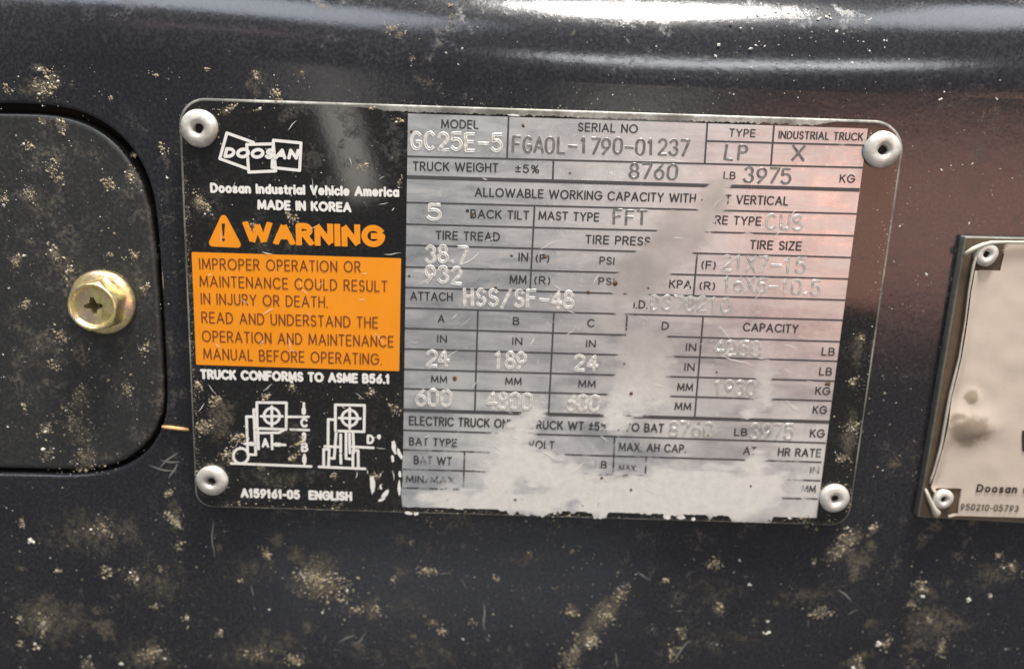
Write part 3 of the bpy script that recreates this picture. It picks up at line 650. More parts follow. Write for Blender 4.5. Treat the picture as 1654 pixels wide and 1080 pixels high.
heads([('MODEL', 712.4, 207.7, 773, 209, 15), ('SERIAL NO', 933, 212.8, 1030, 216, 15), ('TYPE', 1177, 221, 1219.5, 222.3, 13.5), ('INDUSTRIAL TRUCK', 1256.5, 224.5, 1393.5, 228, 13.5),
       ('TRUCK WEIGHT', 666.7, 276, 805, 279, 15.5), ('±5%', 832, 279.5, 871, 280.5, 14), ('LB', 1167.7, 289.7, 1187.6, 290.3, 13), ('KG', 1355, 295.5, 1380, 296, 14),
       ('ALLOWABLE WORKING CAPACITY WITH MAST VERTICAL', 766.5, 318, 1272.7, 332.5, 15.5), ('°BACK TILT', 751.7, 352.5, 854.6, 355.5, 15), ('MAST TYPE', 869.3, 355.3, 967.6, 358.3, 15),
       ('TIRE TYPE', 1138, 362, 1229, 365, 15), ('TIRE TREAD', 703.5, 387.3, 807.6, 390, 15), ('TIRE PRESS', 944.7, 393.8, 1050, 397.5, 15), ('TIRE SIZE', 1210, 402.7, 1294, 405.3, 15.5),
       ('IN', 837, 422.5, 853, 423, 15), ('(F)', 864.7, 424, 887, 424.6, 14), ('PSI', 967.6, 427, 992, 428, 13), ('(F)', 1132, 434.6, 1155.6, 435.3, 14), ('MM', 822.7, 458.3, 850.7, 459, 15),
       ('(R)', 862.5, 459.3, 888.7, 460, 14), ('PSI', 966, 460, 992, 461, 12.5), ('KPA', 1080, 465.2, 1116.3, 466.5, 14), ('(R)', 1129, 468, 1154.4, 468.8, 14), ('ATTACH', 662.4, 484.8, 731.4, 486.5, 14.5),
       ('I.D.', 1022.6, 498, 1046, 498.8, 14), ('A', 707, 521, 718.5, 521.3, 13.5), ('B', 828, 524.7, 839, 525, 13.5), ('C', 948, 528, 960, 528.4, 13.5), ('D', 1068, 532.4, 1080, 532.8, 13.5),
       ('CAPACITY', 1199, 535, 1288.6, 538, 14.5), ('IN', 706, 553, 722, 553.4, 12.5), ('IN', 827, 557, 843.6, 557.5, 13), ('IN', 946, 560.7, 962, 561.2, 12.5), ('IN', 1107, 566.8, 1124, 567.2, 13), ('LB', 1326, 574, 1347.6, 574.6, 13.5),
       ('IN', 1104.5, 598.7, 1121.5, 599.2, 13), ('LB', 1322, 606, 1343, 606.6, 13.5), ('MM', 696, 617.8, 722.5, 618.4, 12), ('MM', 815.6, 621, 842.6, 621.8, 12.5), ('MM', 933.5, 625, 962, 625.8, 12.5), ('MM', 1093, 630.9, 1119, 631.6, 13),
       ('KG', 1315.7, 637.4, 1340, 638, 13.5), ('MM', 1089, 661.7, 1116, 662.4, 13), ('KG', 1311.6, 667.8, 1334.6, 668.4, 13.5), ('ELECTRIC TRUCK ONLY', 660.3, 686, 840, 691.5, 15), ('TRUCK WT ±5%  W/O BAT', 855.7, 692.3, 1071.8, 698, 14.5),
       ('LB', 1185, 703.5, 1206.5, 704, 13), ('KG', 1307, 706, 1331, 706.6, 14), ('BAT TYPE', 660.5, 718.6, 738, 721.2, 13.5), ('VOLT', 853, 723.2, 895.4, 724.6, 13), ('MAX. AH CAP.', 998.6, 727.8, 1108, 731, 14), ('AT', 1199.5, 733.8, 1221, 734.5, 13.5),
       ('HR RATE', 1255.3, 736, 1325.3, 738, 14), ('BAT WT', 668, 749, 730, 751, 14), ('LB', 960, 755.6, 980, 756.2, 12.5), ('MAX.', 999, 759.5, 1029, 760.5, 10), ('MIN/MAX.', 655.5, 778.5, 738, 781, 12), ('IN', 1307.5, 764, 1322, 764.5, 11.5), ('MM', 1293.5, 794, 1317, 794.8, 12)])
for t, x0, y0, x1, y1, c, d in (('GC25E-5', 664.5, 240.7, 810, 244, 26.5, 0), ('FGA0L-1790-01237', 827, 245, 1112, 251.5, 24.5, 1), ('LP', 1168, 256.5, 1205, 257.7, 22.5, 1), ('X', 1279, 259, 1298, 259.8, 23, 1),
                                ('8760', 1016, 287.5, 1092, 290, 23, 1), ('3975', 1201, 294.5, 1276.7, 296.6, 23.5, 1), ('5', 690, 354, 711, 354.8, 24, 0), ('FFT', 990, 361, 1043, 362.5, 22, 1), ('CUS', 1237, 369.5, 1295, 371, 22.5, 2),
                                ('38.7', 688, 423.5, 755, 425.5, 26, 0), ('21X7-15', 1165, 436, 1299, 441, 23.5, 2), ('932', 687.7, 456.3, 744, 457.8, 25.5, 0), ('16X5-10.5', 1166, 469.7, 1322, 475.8, 22.5, 2), ('HSS/SF-48', 749, 492.3, 926, 497, 25.5, 0),
                                ('D370210', 1051, 499.7, 1177, 503.2, 22.5, 2), ('4250', 1153, 572, 1226, 574.5, 22.5, 2), ('24', 688, 590, 726, 591, 24, 0), ('189', 797, 593, 849, 594.5, 25, 0), ('24', 927, 597, 963.6, 598, 23.5, 0),
                                ('1930', 1152, 636, 1219, 638, 22, 2), ('600', 672, 654, 728, 655.5, 25, 0), ('4800', 786, 658, 857, 660, 24.5, 0), ('600', 915, 661.5, 965.5, 663, 24, 0), ('8760', 1080, 703, 1150, 705, 22.5, 2), ('3975', 1211, 707, 1279, 709, 23.5, 2)):
    stamp(t, x0, y0, x1, y1, c, (M_STAMP, M_STAMPD, M_STAMPW)[d], table, (0.00024, .00018, .00020)[d])
rs = MB()
for x, y, r in ((1019, 635, 4.5), (993, 458, 6), (972, 771, 4), (1020, 790, 3.5), (735, 610, 5.5), (845, 203, 3.5), (949, 472, 4), (826, 413, 3), (661, 446, 3), (880, 415, 5), (800, 464, 4), (1143, 703, 2.6), (1157, 601, 2.5), (1337, 620, 6), (1047, 465, 3), (832, 806, 3), (920, 280, 2.5), (1213, 784, 3), (665, 213, 3), (762, 348, 4), (1242, 840, 3)):
    for k in range(5):
        a_ = random.uniform(0, 6.28); d_ = random.uniform(0, r * .45); rr = r * random.uniform(.35, .7)
        ctr = P(x + d_ * math.cos(a_), y + d_ * math.sin(a_)); R_ = rr * .000124
        ring = [(ctr.x + R_ * random.uniform(.75, 1.2) * math.cos(2 * math.pi * i / 9), -.0001, ctr.z + R_ * random.uniform(.75, 1.2) * math.sin(2 * math.pi * i / 9)) for i in range(9)]
        rs.add(ring + [(ctr.x, -.0001 - R_ * .35, ctr.z)], [(i, (i + 1) % 9, 9) for i in range(9)])
o = rs.build('rust_spot', M_RUST, table); o['kind'] = 'stuff'

# ------------------------------------------------------------------ rivets
def rivet(px, py, rpx, parent, off, y0=-.00004, hole=.26, tw=0.0):
    c = P(px, py, -.0006); R = rpx * .000124
    mb = MB(); pr = [(R * .96, y0 + .0001), (R, y0 - R * .10), (R * .985, y0 - R * .20), (R * .93, y0 - R * .30), (R * .82, y0 - R * .39), (R * .68, y0 - R * .445), (R * .52, y0 - R * .46), (R * .42, y0 - R * .44), (R * (hole + .08), y0 - R * .385), (R * hole, y0 - R * .28), (R * hole * .92, y0 - R * .02)]
    rg = disc_rings(c.x, c.z, pr, 40)
    rg = [[(x + R * (.018 * math.sin(3 * math.atan2(z - c.z, x - c.x) + tw) + .015 * math.sin(2 * math.atan2(z - c.z, x - c.x) + tw * 2.3)), y, z) for x, y, z in r] for r in rg]
    loft(mb, rg); o = mb.build('rivet', M_RIVET, parent, True); o.location = -off
    hx, hz = c.x + R * .05 * math.sin(tw * 3.1 + px), c.z + R * .05 * math.cos(tw * 2.3 + px)
    h = MB(); ring = disc_rings(hx, hz, [(R * hole * .93, y0 - R * .10), (R * hole * .7, y0 - R * .02)], 24)
    loft(h, ring); h.add(ring[1], [tuple(range(24))]); q = h.build('mandrel_hole', M_HOLE, o, True)
    return o
for x, y, r, t in ((321.5, 207.5, 29, 0), (1425, 242, 29, 1), (342.5, 776, 27, 2), (1348, 804.5, 26, 3)): rivet(x, y, r, plate, p_off, tw=t)

# ------------------------------------------------------------------ side plate
side = empty('side_plate', 'cream yellowed small plate with peeling film at the right edge of the panel', 'label plate', (P(1560, 838).x, 0, P(1560, 838).z))
s_off = Vector(side.location)
SPY = .0008                                            # its face stands a little further out
sp_px = [(1559, 382), (1960, 392), (1960, 862), (1482, 835)]
def SPL(pts, y): return [(P(a, b, y).x, P(a, b, y).z) for a, b in pts]
ol = round_poly(SPL(sp_px, SPY), .0003, 3)
sb = MB(); loft(sb, [[(x, y, z) for x, z in offset_loop(ol, d)] for d, y in [(-.0003, SPY), (-.0001, SPY + .00004), (0, SPY + .0002), (0, YP)]])
o = sb.build('plate_edge', simple('dark_edge', (0.17, 0.165, 0.14), .45, .4, 600, .5), side, True); local(o, s_off)
o = bm_obj('plate_backing', fill_loops([offset_loop(ol, -.0003)], SPY), M_TAN, side); local(o, s_off)
# peeling film: a sheet bounded on the left by its curled edge
def edge_x(y):                                          # left edge of the film in pixels
    k = [(388, 1612), (405, 1578), (430, 1571), (470, 1564), (520, 1558), (580, 1548), (640, 1533), (680, 1526), (720, 1519), (760, 1508), (785, 1499), (800, 1510), (830, 1528)]
    for (a, xa_), (b, xb_) in zip(k, k[1:]):
        if a <= y <= b: return xa_ + (xb_ - xa_) * (y - a) / (b - a)
    return k[-1][1]
nx, ny = 90, 110; vs = []; fs = []
for j in range(ny + 1):
    y = 391 + (832 - 391) * j / ny
    for i in range(nx + 1):
        u = (i / nx) ** 1.6; xl = edge_x(y); x = xl + (1940 - xl) * u
        dep = SPY - .00025
        lift = .0009 * math.exp(-((x - xl) / 9.0) ** 2)
        b1 = .0010 * math.exp(-(((x - 1562) / 40) ** 2 + ((y - 683) / 28) ** 2)) ; b2 = .00035 * math.exp(-(((x - 1571) / 12) ** 2 + ((y - 640) / 12) ** 2))
        cr_ = .00012 * math.exp(-((y - 690 + .25 * (x - 1600)) / 9) ** 2) * math.exp(-((x - 1565) / 50) ** 2)
        dep -= lift + b1 + b2 + cr_ + .00008 * mnoise.noise(Vector((x * .03, y * .03, 0)))
        yy = y + (x - 1559) * .028
        p = P(x, yy, SPY); vs.append((p.x, dep, p.z))
for j in range(ny):
    for i in range(nx): fs.append((j * (nx + 1) + i, j * (nx + 1) + i + 1, (j + 1) * (nx + 1) + i + 1, (j + 1) * (nx + 1) + i))
# notch the film away round the rivets
keep = []
for f in fs:
    cx_ = sum(vs[i][0] for i in f) / 4; cz_ = sum(vs[i][2] for i in f) / 4; bad = False
    for rx, ry, s_ in ((1596, 412, 24), (1527, 808, 24)):
        c_ = P(rx, ry, SPY); h_ = s_ * .000124
        if abs(cx_ - c_.x) < h_ and abs(cz_ - c_.z) < h_: bad = True
    if not bad: keep.append(f)
film = mesh_obj('film', vs, keep, M_SIDE, side, True); local(film, s_off)
def tube(name, pts, rads, mat, parent, off, seg=10):
    mb = MB(); rg = []
    for i, p in enumerate(pts):
        t = (pts[min(len(pts) - 1, i + 1)] - pts[max(0, i - 1)]).normalized(); a = t.cross(Vector((0, 1, 0))).normalized(); b = t.cross(a)
        rg.append([p + (a * math.cos(2 * math.pi * k / seg) + b * math.sin(2 * math.pi * k / seg)) * rads[i] for k in range(seg)])
    vs = [v for r in rg for v in r]; fs = [(i * seg + k, i * seg + (k + 1) % seg, (i + 1) * seg + (k + 1) % seg, (i + 1) * seg + k) for i in range(len(pts) - 1) for k in range(seg)]
    fs += [tuple(range(seg))[::-1], tuple((len(pts) - 1) * seg + k for k in range(seg))]
    mb.add(vs, fs); o = mb.build(name, mat, parent, True)
    if off is not None: local(o, off)
    return o
ys = [412 + 8 * i for i in range(47)]
tube('film_curl', [P(edge_x(y) + 1, y, SPY - .0009) for y in ys], [.00026 + .00008 * math.sin(y * .021) for y in ys], M_FILM, side, s_off)
tube('film_curl', [P(x, y, SPY - d) for x, y, d in ((1556, 414, .0004), (1562, 408, .001), (1572, 402, .0014), (1583, 397, .0012), (1600, 392, .001), (1625, 391, .0009), (1700, 392, .0008))], [.0003, .0004, .0005, .00045, .0004, .0003, .0003], M_FILM, side, s_off)
tube('film_curl', [P(x, y, SPY - d) for x, y, d in ((1495, 789, .0008), (1498, 798, .0009), (1503, 810, .0009), (1508, 820, .0008), (1512, 827, .0006), (1513, 833, .0003))], [.0002, .0004, .0005, .0006, .00095, .0006], M_FILM, side, s_off)
for x, y, r in ((1595.5, 411.5, 20), (1526, 808, 18)):
    c = rivet(x, y, r, side, s_off, y0=SPY - .0003, hole=.27)
write('maker_name', 'Doosan C', 1575, 793, 1662, 796, 13, M_GLYPHK, film, y=SPY - .00042, wt=.2, base=SPY)
write('part_number', '950210-05793', 1549, 822, 1643, 825, 10.5, M_GLYPHK, film, y=SPY - .00042, wt=.14, base=SPY)
mb = MB(); mb.add([(P(x, y, SPY).x, SPY - .00042, P(x, y, SPY).z) for x, y in ((1649, 694), (1700, 695), (1700, 728), (1650, 727))], [(0, 1, 2, 3)]); mb.build('printed_block', M_GLYPHK, film)

# ------------------------------------------------------------------ loose bits
st = tube('straw_sliver', [P(x, y, YP - .0005) for x, y in ((262, 689), (275, 690.2), (290, 692), (305, 693.5))], [.0003, .00042, .0004, .0003], M_STRAW, None, None, 8)
st['label'] = 'thin orange straw sliver stuck between access cover and data plate'; st['category'] = 'straw'

# grit: caked grains, denser in the clumps the photo shows
gr = [MB(), MB()]
def surf(px, py):
    if py < 128 * 1.0:
        # walk the ray to the rolled edge
        d = RT * ((px - CX) / F) + UP * (-(py - CY) / F) + FW; lo = None
        t0 = (YP - CC[1]) / d.y
        for k in range(400):
            t = t0 + k * .00012; q = Vector(CC) + d * t
            if q.z <= ZR: 
                if q.y >= YP: return Vector((q.x, YP, q.z)), Vector((0, -1, 0))
            else:
                s_ = min(1, (q.z - ZR) / RR); yy = YP + RR * (1 - math.sqrt(max(0, 1 - s_ * s_)))
                if q.y >= yy: return q, Vector((0, -math.sqrt(max(0, 1 - s_ * s_)), s_))
        return None, None
    if 287 + (py - 157) * .045 < px < 1466 - (py - 196) * .146 and 158 + (px - 287) * .033 < py < 818 + (px - 316) * .029:
        return P(px, py, -.00004), Vector((0, -1, 0))
    if px < 258 and 178 < py < 762: return P(px, py, YC), Vector((0, -1, 0))
    return P(px, py, YP), Vector((0, -1, 0))
def grain(px, py, r, which):
    if px > 1475 - max(0, 830 - py) * -.17 * 0 and px > 1482 + (835 - py) * .172 - 4 and 375 < py < 845: return
    p, n_ = surf(px, py)
    if p is None: return
    R_ = r * .000124; a = random.uniform(0, 6.28); u = Vector((math.cos(a), 0, math.sin(a))); v = n_.cross(u).normalized(); u = v.cross(n_)
    k1, k2 = random.uniform(.6, 1.5), random.uniform(.5, 1.1)
    vs = [p + u * R_ * k1, p + v * R_ * k2, p - u * R_ * k1 * random.uniform(.5, 1), p - v * R_ * k2, p + n_ * R_ * random.uniform(.35, .8) + u * R_ * .2]
    gr[which].add(vs, [(0, 1, 4), (1, 2, 4), (2, 3, 4), (3, 0, 4)])
CL = [(62, 30, 16, 30), (95, 64, 10, 14), (30, 42, 9, 14), (98, 86, 12, 16), (10, 145, 10, 16), (75, 140, 26, 90), (70, 115, 12, 20), (178, 160, 7, 8), (372, 82, 8, 14), (333, 112, 7, 8), (415, 120, 12, 20), (440, 150, 15, 22), (487, 118, 8, 8), (545, 12, 10, 14), (585, 8, 16, 18), (630, 46, 13, 20), (645, 55, 8, 8), (665, 95, 9, 10), (728, 8, 5, 5), (275, 92, 8, 8), (230, 30, 6, 6), (250, 120, 6, 6),
      (70, 197, 10, 14), (100, 203, 14, 28), (45, 234, 11, 16), (85, 272, 16, 26), (92, 290, 10, 14), (46, 312, 15, 34), (8, 320, 12, 22), (178, 297, 13, 22), (212, 285, 18, 36), (170, 290, 8, 8), (255, 238, 18, 40), (240, 215, 10, 12), (215, 250, 8, 8),
      (27, 420, 14, 30), (88, 410, 16, 34), (114, 437, 12, 22), (178, 411, 8, 10), (216, 412, 13, 24), (43, 493, 13, 26), (98, 540, 13, 34), (86, 590, 13, 22), (40, 655, 12, 14), (232, 561, 12, 24), (205, 630, 16, 26), (75, 690, 14, 26), (75, 735, 14, 16), (120, 690, 40, 60), (130, 640, 28, 30), (140, 740, 40, 50), (235, 465, 10, 14), (176, 614, 4, 4),
      (270, 797, 10, 30), (285, 842, 16, 44), (277, 835, 8, 20), (290, 880, 10, 10), (165, 850, 20, 34), (35, 845, 9, 14), (95, 922, 8, 12), (172, 921, 12, 26), (215, 930, 14, 28), (260, 920, 10, 10), (70, 1005, 22, 50), (32, 1000, 10, 14), (35, 1040, 8, 12), (60, 1045, 8, 10), (245, 1055, 20, 60), (350, 1022, 11, 20), (302, 997, 9, 16), (250, 980, 8, 12), (140, 1075, 18, 24), (430, 894, 14, 40), (515, 930, 46, 220), (512, 938, 14, 60), (665, 875, 7, 14), (690, 922, 16, 40), (390, 937, 6, 10), (805, 936, 8, 12), (635, 935, 7, 10), (580, 985, 16, 24), (478, 1065, 18, 44), (415, 1058, 20, 26), (712, 1021, 7, 22), (700, 1005, 12, 14), (762, 1003, 8, 10), (600, 990, 22, 20),
      (980, 985, 26, 60), (950, 1030, 26, 80), (925, 1062, 22, 70), (1005, 955, 20, 40), (925, 985, 16, 22), (858, 897, 8, 10), (925, 890, 8, 8), (1073, 936, 7, 20), (1155, 910, 14, 30), (1160, 985, 18, 24), (1327, 988, 16, 40), (1315, 910, 8, 10), (1370, 870, 26, 60), (1345, 895, 20, 40), (1410, 855, 10, 20), (1490, 944, 13, 30), (1470, 975, 12, 16), (1520, 1048, 16, 34), (1430, 1040, 16, 18), (1385, 1070, 14, 30), (1612, 897, 9, 20), (1635, 915, 16, 30), (1600, 963, 8, 10), (1100, 1020, 14, 14), (1085, 1050, 16, 16), (1500, 1000, 10, 12),
      (365, 180, 14, 24), (418, 177, 6, 8), (320, 325, 18, 46), (335, 335, 14, 26), (470, 352, 12, 26), (410, 365, 10, 12), (600, 176, 4, 5), (585, 271, 8, 12), (645, 296, 8, 12), (645, 195, 8, 10), (345, 650, 18, 40), (330, 690, 18, 50), (320, 625, 16, 30), (385, 705, 14, 40), (365, 735, 20, 50), (430, 640, 10, 18), (470, 626, 10, 16), (485, 715, 13, 36), (475, 735, 10, 20), (600, 632, 8, 14), (635, 660, 12, 18), (540, 770, 8, 14), (420, 755, 10, 10), (610, 770, 12, 16), (385, 810, 8, 8), (550, 815, 24, 14), (1390, 545, 12, 16), (1375, 690, 14, 30), (1360, 740, 14, 24), (1378, 620, 14, 20), (1340, 842, 6, 5), (1300, 838, 20, 14), (920, 836, 60, 30), (720, 834, 50, 22)]
for x, y, r, n_ in CL:
    subs = []
    for _ in range(random.randint(2, 5)):
        a = random.uniform(0, 6.28); d = r * random.uniform(0, .75); subs.append((x + d * math.cos(a), y + d * math.sin(a), r * random.lognormvariate(-1.1, .5), random.uniform(.4, 1.6)))
    ang = random.uniform(0, 3.14); ca, sa = math.cos(ang), math.sin(ang)
    for _ in range(int(n_ * 2.4)):
        if random.random() < .25: qx, qy, qr = x, y, r * .6
        else: qx, qy, qr, _w = random.choices(subs, [q[3] for q in subs])[0]
        u, v_ = random.gauss(0, qr), random.gauss(0, qr * .55); grain(qx + u * ca - v_ * sa, qy + u * sa + v_ * ca, min(4.2, random.lognormvariate(-.05, .58)), 0 if random.random() < .93 else 1)
# dirt gathers along the plate's rim and round the rivets
for k in range(900):
    t = random.random(); side_ = random.random()
    if side_ < .35: x, y = 292 + 26 * t + abs(random.gauss(0, 5)), 190 + 600 * t
    elif side_ < .6: x, y = 330 + 1020 * t, 815 + 28 * t - abs(random.gauss(0, 3)) + 3
    elif side_ < .8: x, y = 330 + 1080 * t, 159 + 35 * t - abs(random.gauss(0, 3))
    else: x, y = 1452 - 82 * t - abs(random.gauss(0, 9)), 270 + 560 * t
    grain(x, y, random.lognormvariate(-.45, .4), 0)
for rx_, ry_, rr_ in ((321.5, 207.5, 29), (1425, 242, 29), (342.5, 776, 27), (1348, 804.5, 26)):
    for k in range(46):
        a = random.uniform(0, 6.28); q = rr_ + abs(random.gauss(0, 2.2)); grain(rx_ + q * math.cos(a), ry_ + q * math.sin(a), random.lognormvariate(-.3, .4), 0)
for _ in range(4200):
    x, y = random.uniform(-20, 1680), random.uniform(5, 1085)
    if 645 < x < 1402 and 178 < y < 838: continue
    if 305 < x < 650 and 340 < y < 600: continue
    if mnoise.noise(Vector((x * .012, y * .012, 4))) < random.uniform(-.5, .45): continue
    grain(x, y, min(2.6, random.lognormvariate(-.25, .45)), 0 if random.random() < .7 else 1)
for _ in range(2600):
    x, y = random.uniform(-10, 1670), random.uniform(5, 1085)
    if 300 < x < 1402 and 178 < y < 838 or (x > 300 and y < 860 and random.random() < .6): continue
    grain(x, y, random.lognormvariate(-.62, .42), 0 if random.random() < .75 else 1)
for x, y, r in ((50, 873, 7), (195, 1073, 6), (1240, 1021, 7), (1240, 1002, 4), (748, 1032, 3), (485, 925, 3), (15, 466, 3), (270, 287, 4), (433, 102, 3), (655, 52, 3), (720, 85, 3), (740, 103, 2.5), (1520, 160, 4), (1610, 160, 3), (1570, 265, 3), (1497, 443, 4), (1565, 362, 3.5), (1520, 275, 3), (1195, 905, 4), (1210, 943, 5), (1490, 962, 5), (1565, 968, 6), (1600, 962, 5), (1380, 1080, 8), (1420, 1040, 7), (1570, 45, 8), (1632, 30, 13), (1520, 42, 7), (1575, 25, 8), (1485, 48, 4), (1405, 32, 5), (1325, 30, 5), (1340, 28, 5), (1430, 66, 6), (1485, 66, 4)):
    for _ in range(5): grain(x + random.gauss(0, r * .3), y + random.gauss(0, r * .3), r * .45, 1)
for _ in range(120):
    grain(random.uniform(1150, 1654), random.uniform(2, 110) ** 1.0, min(4, random.lognormvariate(.35, .5)), 1)
# dust film: soft caked smudges lying on the paint, thinning out towards their rims
def dust_mat():
    m, nt, b = new_mat('dust_film'); v = coords(nt); at = N(nt, 'ShaderNodeAttribute'); at.attribute_name = 'thick'
    n1 = noise_f(nt, v, 700, 5, .7); n2 = noise_f(nt, v, 2300, 3, .6); n3 = noise_f(nt, v, 150, 4, .6)
    L(nt, mix_c(nt, ramp(nt, n2, .3, .7), (0.07, 0.06, 0.043), (0.34, 0.285, 0.195)), b.inputs['Base Color']); b.inputs['Roughness'].default_value = .9
    thr = math_n(nt, 'SUBTRACT', math_n(nt, 'ADD', math_n(nt, 'MULTIPLY', at.outputs['Fac'], .9), math_n(nt, 'ADD', math_n(nt, 'MULTIPLY', n1, 1.5), math_n(nt, 'MULTIPLY', n3, .9))), 1.45)
    fac = math_n(nt, 'MULTIPLY', ramp(nt, thr, .0, .55), math_n(nt, 'MULTIPLY', ramp(nt, n2, .25, .6, .35, 1), .36))
    tr = N(nt, 'ShaderNodeBsdfTransparent'); mx = N(nt, 'ShaderNodeMixShader'); out = nt.nodes['Material Output']
    L(nt, fac, mx.inputs[0]); L(nt, tr.outputs[0], mx.inputs[1]); L(nt, b.outputs[0], mx.inputs[2]); L(nt, mx.outputs[0], out.inputs[0])
    return m
dv, df, dth = [], [], []
def smudge(px, py, rx, ry, ang, amt):
    global dv
    n0 = len(dv); c_, s_ = math.cos(math.radians(ang)), math.sin(math.radians(ang)); rings_ = (0, .3, .6, 1.0); seg = 14; pts = []
    for k, q in enumerate(rings_):
        for j in range(seg if k else 1):
            t = 2 * math.pi * j / seg; u, v_ = rx * q * math.cos(t), ry * q * math.sin(t); p, n_ = surf(px + u * c_ - v_ * s_, py + u * s_ + v_ * c_)
            if p is None: return
            pts.append((p + n_ * (.000012 + .0000012 * (len(df) % 40)), amt * (1 - q) ** .8))
    ys_ = [p.y for p, _ in pts]
    if max(ys_) - min(ys_) > .002 and py > 130: pts = [(Vector((p.x, min(ys_), p.z)) if False else p, a) for p, a in pts]
    for p, a in pts: dv.append(p); dth.append(a)
    for j in range(seg): df.append((n0, n0 + 1 + j, n0 + 1 + (j + 1) % seg))
    for k in range(2):
        for j in range(seg):
            a0 = n0 + 1 + k * seg; df.append((a0 + j, a0 + seg + j, a0 + seg + (j + 1) % seg, a0 + (j + 1) % seg))
def clear(px, py, r):                                  # keeps a smudge off the edges where the surface steps
    base = surf(px, py)[0]
    return base is not None and all((q := surf(px + r * a, py + r * b)[0]) is not None and (py < 150 or abs(q.y - base.y) < .0001) for a, b in ((1, 0), (-1, 0), (0, 1), (0, -1), (.7, .7), (-.7, .7), (.7, -.7), (-.7, -.7)))
for x, y, r, n_ in CL:
    if n_ < 7: continue
    rr = r * 1.05
    while rr > 5 and not clear(x, y, rr): rr *= .8
    if rr > 5: smudge(x, y, rr, rr * random.uniform(.7, 1), random.uniform(0, 180), random.uniform(.75, 1.1))
for x, y, rx, ry, a, m_ in ((120, 690, 50, 60, 0, .7), (150, 735, 45, 22, 0, .8), (110, 420, 90, 35, 10, .5), (60, 330, 50, 60, 0, .5), (215, 420, 30, 70, 80, .5), (120, 250, 80, 40, 20, .5), (60, 560, 60, 60, 0, .5),
                          (150, 860, 130, 60, 0, .75), (80, 1000, 110, 70, 10, .75), (260, 940, 110, 70, 0, .6), (230, 1060, 120, 50, 0, .7), (420, 1050, 130, 60, 0, .65), (400, 920, 90, 45, 0, .5), (515, 930, 75, 62, 0, .85), (640, 960, 110, 60, 0, .4), (680, 1060, 130, 40, 0, .5),
                          (965, 1005, 90, 28, -52, .95), (925, 1062, 30, 26, 0, .9), (1080, 1030, 80, 16, -58, .6), (1370, 875, 60, 20, -42, .85), (1410, 852, 26, 14, -40, .7), (1300, 960, 90, 50, 0, .5), (1150, 950, 110, 40, 0, .5), (1500, 1010, 110, 60, 0, .6), (1390, 1062, 60, 14, -20, .8), (1600, 930, 50, 40, 0, .6), (1180, 1030, 120, 50, 0, .5), (860, 900, 120, 24, 0, .5),
                          (70, 135, 60, 26, -20, .9), (60, 40, 70, 30, 0, .6), (420, 130, 50, 22, 30, .5), (640, 60, 60, 24, 0, .5), (1560, 45, 60, 26, 0, .6), (1632, 32, 22, 16, 0, .9), (1350, 40, 60, 22, 0, .5), (1480, 70, 50, 20, 0, .5), (1560, 260, 60, 40, 0, .4), (1540, 170, 80, 26, 0, .4),
                          (355, 680, 36, 60, 10, .9), (480, 690, 60, 50, 0, .5), (440, 770, 90, 22, 0, .5), (600, 690, 34, 60, 0, .5), (400, 180, 50, 14, 0, .5), (325, 330, 24, 34, 0, .8), (1388, 560, 20, 70, 6, .7), (1372, 700, 20, 80, 6, .9), (276, 560, 12, 70, -2, .6), (283, 735, 14, 60, -3, .7), (280, 830, 18, 50, 0, .8)):
    smudge(x, y, rx, ry, a, m_)
for _ in range(150):
    x, y = random.uniform(0, 1654), random.choice((random.uniform(860, 1075), random.uniform(860, 1075), random.uniform(10, 140), random.uniform(190, 750)))
    if 190 <= y <= 750 and not (x < 235 or 1410 < x < 1480): continue
    r = random.lognormvariate(2.5, .5)
    if x > 1470 and 360 < y < 850 or not clear(x, y, r): continue
    if random.random() < .55 and x > 800: continue
    smudge(x, y, r, r * random.uniform(.5, 1), random.uniform(0, 180), random.uniform(.5, 1.0))
o = mesh_obj('dust_film', dv, df, dust_mat(), None, True); o['kind'] = 'stuff'; o['label'] = 'soft tan dust smudges caked over the dark panel and black plate'; o['category'] = 'dust'
at_ = o.data.attributes.new('thick', 'FLOAT', 'POINT'); at_.data.foreach_set('value', dth)
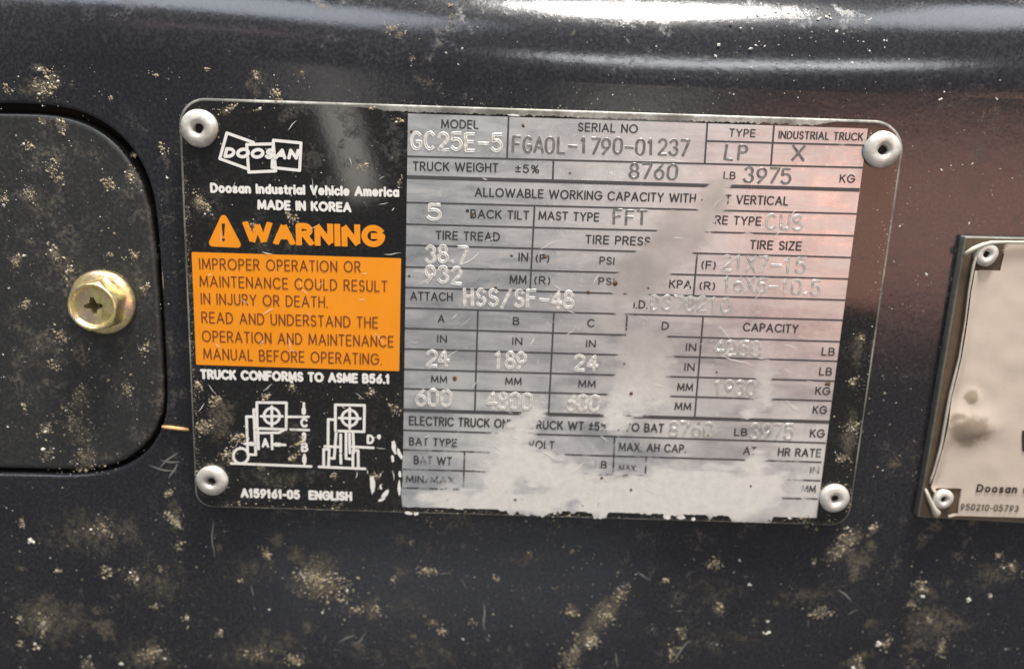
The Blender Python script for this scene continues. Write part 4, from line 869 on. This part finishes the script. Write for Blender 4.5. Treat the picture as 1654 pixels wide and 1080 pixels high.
# hairline scratches
sc1 = MB(); sc2 = MB()
def scratch(mb, x, y, ln, ang, wpx, yy, conv=P):
    a = math.radians(ang); pts = []
    for k in range(6):
        t = (k / 5 - .5) * ln; b_ = ln * .03 * math.sin(k * 1.3 + x); pts.append(conv(x + math.cos(a) * t - math.sin(a) * b_, y + math.sin(a) * t + math.cos(a) * b_))
    for k in range(5):
        t_ = (pts[k + 1] - pts[k]).normalized(); nn = Vector((-t_.z, 0, t_.x)) * (wpx * .000062); w0 = math.sin(math.pi * k / 5) + .15; w1 = math.sin(math.pi * (k + 1) / 5) + .15
        mb.add([(q.x, yy, q.z) for q in (pts[k] - nn * w0, pts[k] + nn * w0, pts[k + 1] + nn * w1, pts[k + 1] - nn * w1)], [(0, 1, 2, 3)])
for _ in range(85):
    x, y = random.uniform(670, 1330), random.uniform(200, 805)
    scratch(sc1, x, y, random.lognormvariate(2.9, .5), random.choice((-52, -48, 38, 5)) + random.gauss(0, 14), random.uniform(.5, 1.4), -.000152)
for _ in range(45):
    x, y = random.uniform(320, 640), random.uniform(200, 800); scratch(sc1, x, y, random.lognormvariate(2.5, .5), random.uniform(-90, 90), random.uniform(.5, 1.2), -.000175)
o = sc1.build('scratch', M_WHITE, plate); o['kind'] = 'stuff'; local(o, p_off)
for x, y, l_, a in ((272, 742, 40, -40), (262, 757, 46, 12), (280, 760, 30, -60), (275, 745, 34, 5), (344, 870, 60, 88), (782, 995, 45, 88), (1100, 1050, 50, -50), (1365, 960, 30, 40), (1040, 930, 26, 30), (560, 1030, 30, -20), (1560, 470, 26, 20)):
    scratch(sc2, x, y, l_, a, 2.0, YP - .00003, lambda p, q: P(p, q, YP))
for _ in range(22):
    x, y = random.uniform(300, 1650), random.uniform(870, 1078); scratch(sc2, x, y, random.lognormvariate(2.5, .5), random.uniform(-90, 90), random.uniform(.5, 1.3), YP - .00003, lambda p, q: P(p, q, YP))
o = sc2.build('scratch', simple('pale_scratch', (0.22, 0.21, 0.19), .6), panel); o['kind'] = 'stuff'; local(o, panel_off)
o = gr[0].build('sandy_grit', M_GRIT); o['kind'] = 'stuff'; o['label'] = 'caked sandy grit and dust clumps stuck all over the dark panel'; o['category'] = 'grit'
o = gr[1].build('pale_specks', M_GRITW); o['kind'] = 'stuff'; o['label'] = 'pale white specks scattered over the dark panel and its top edge'; o['category'] = 'specks'
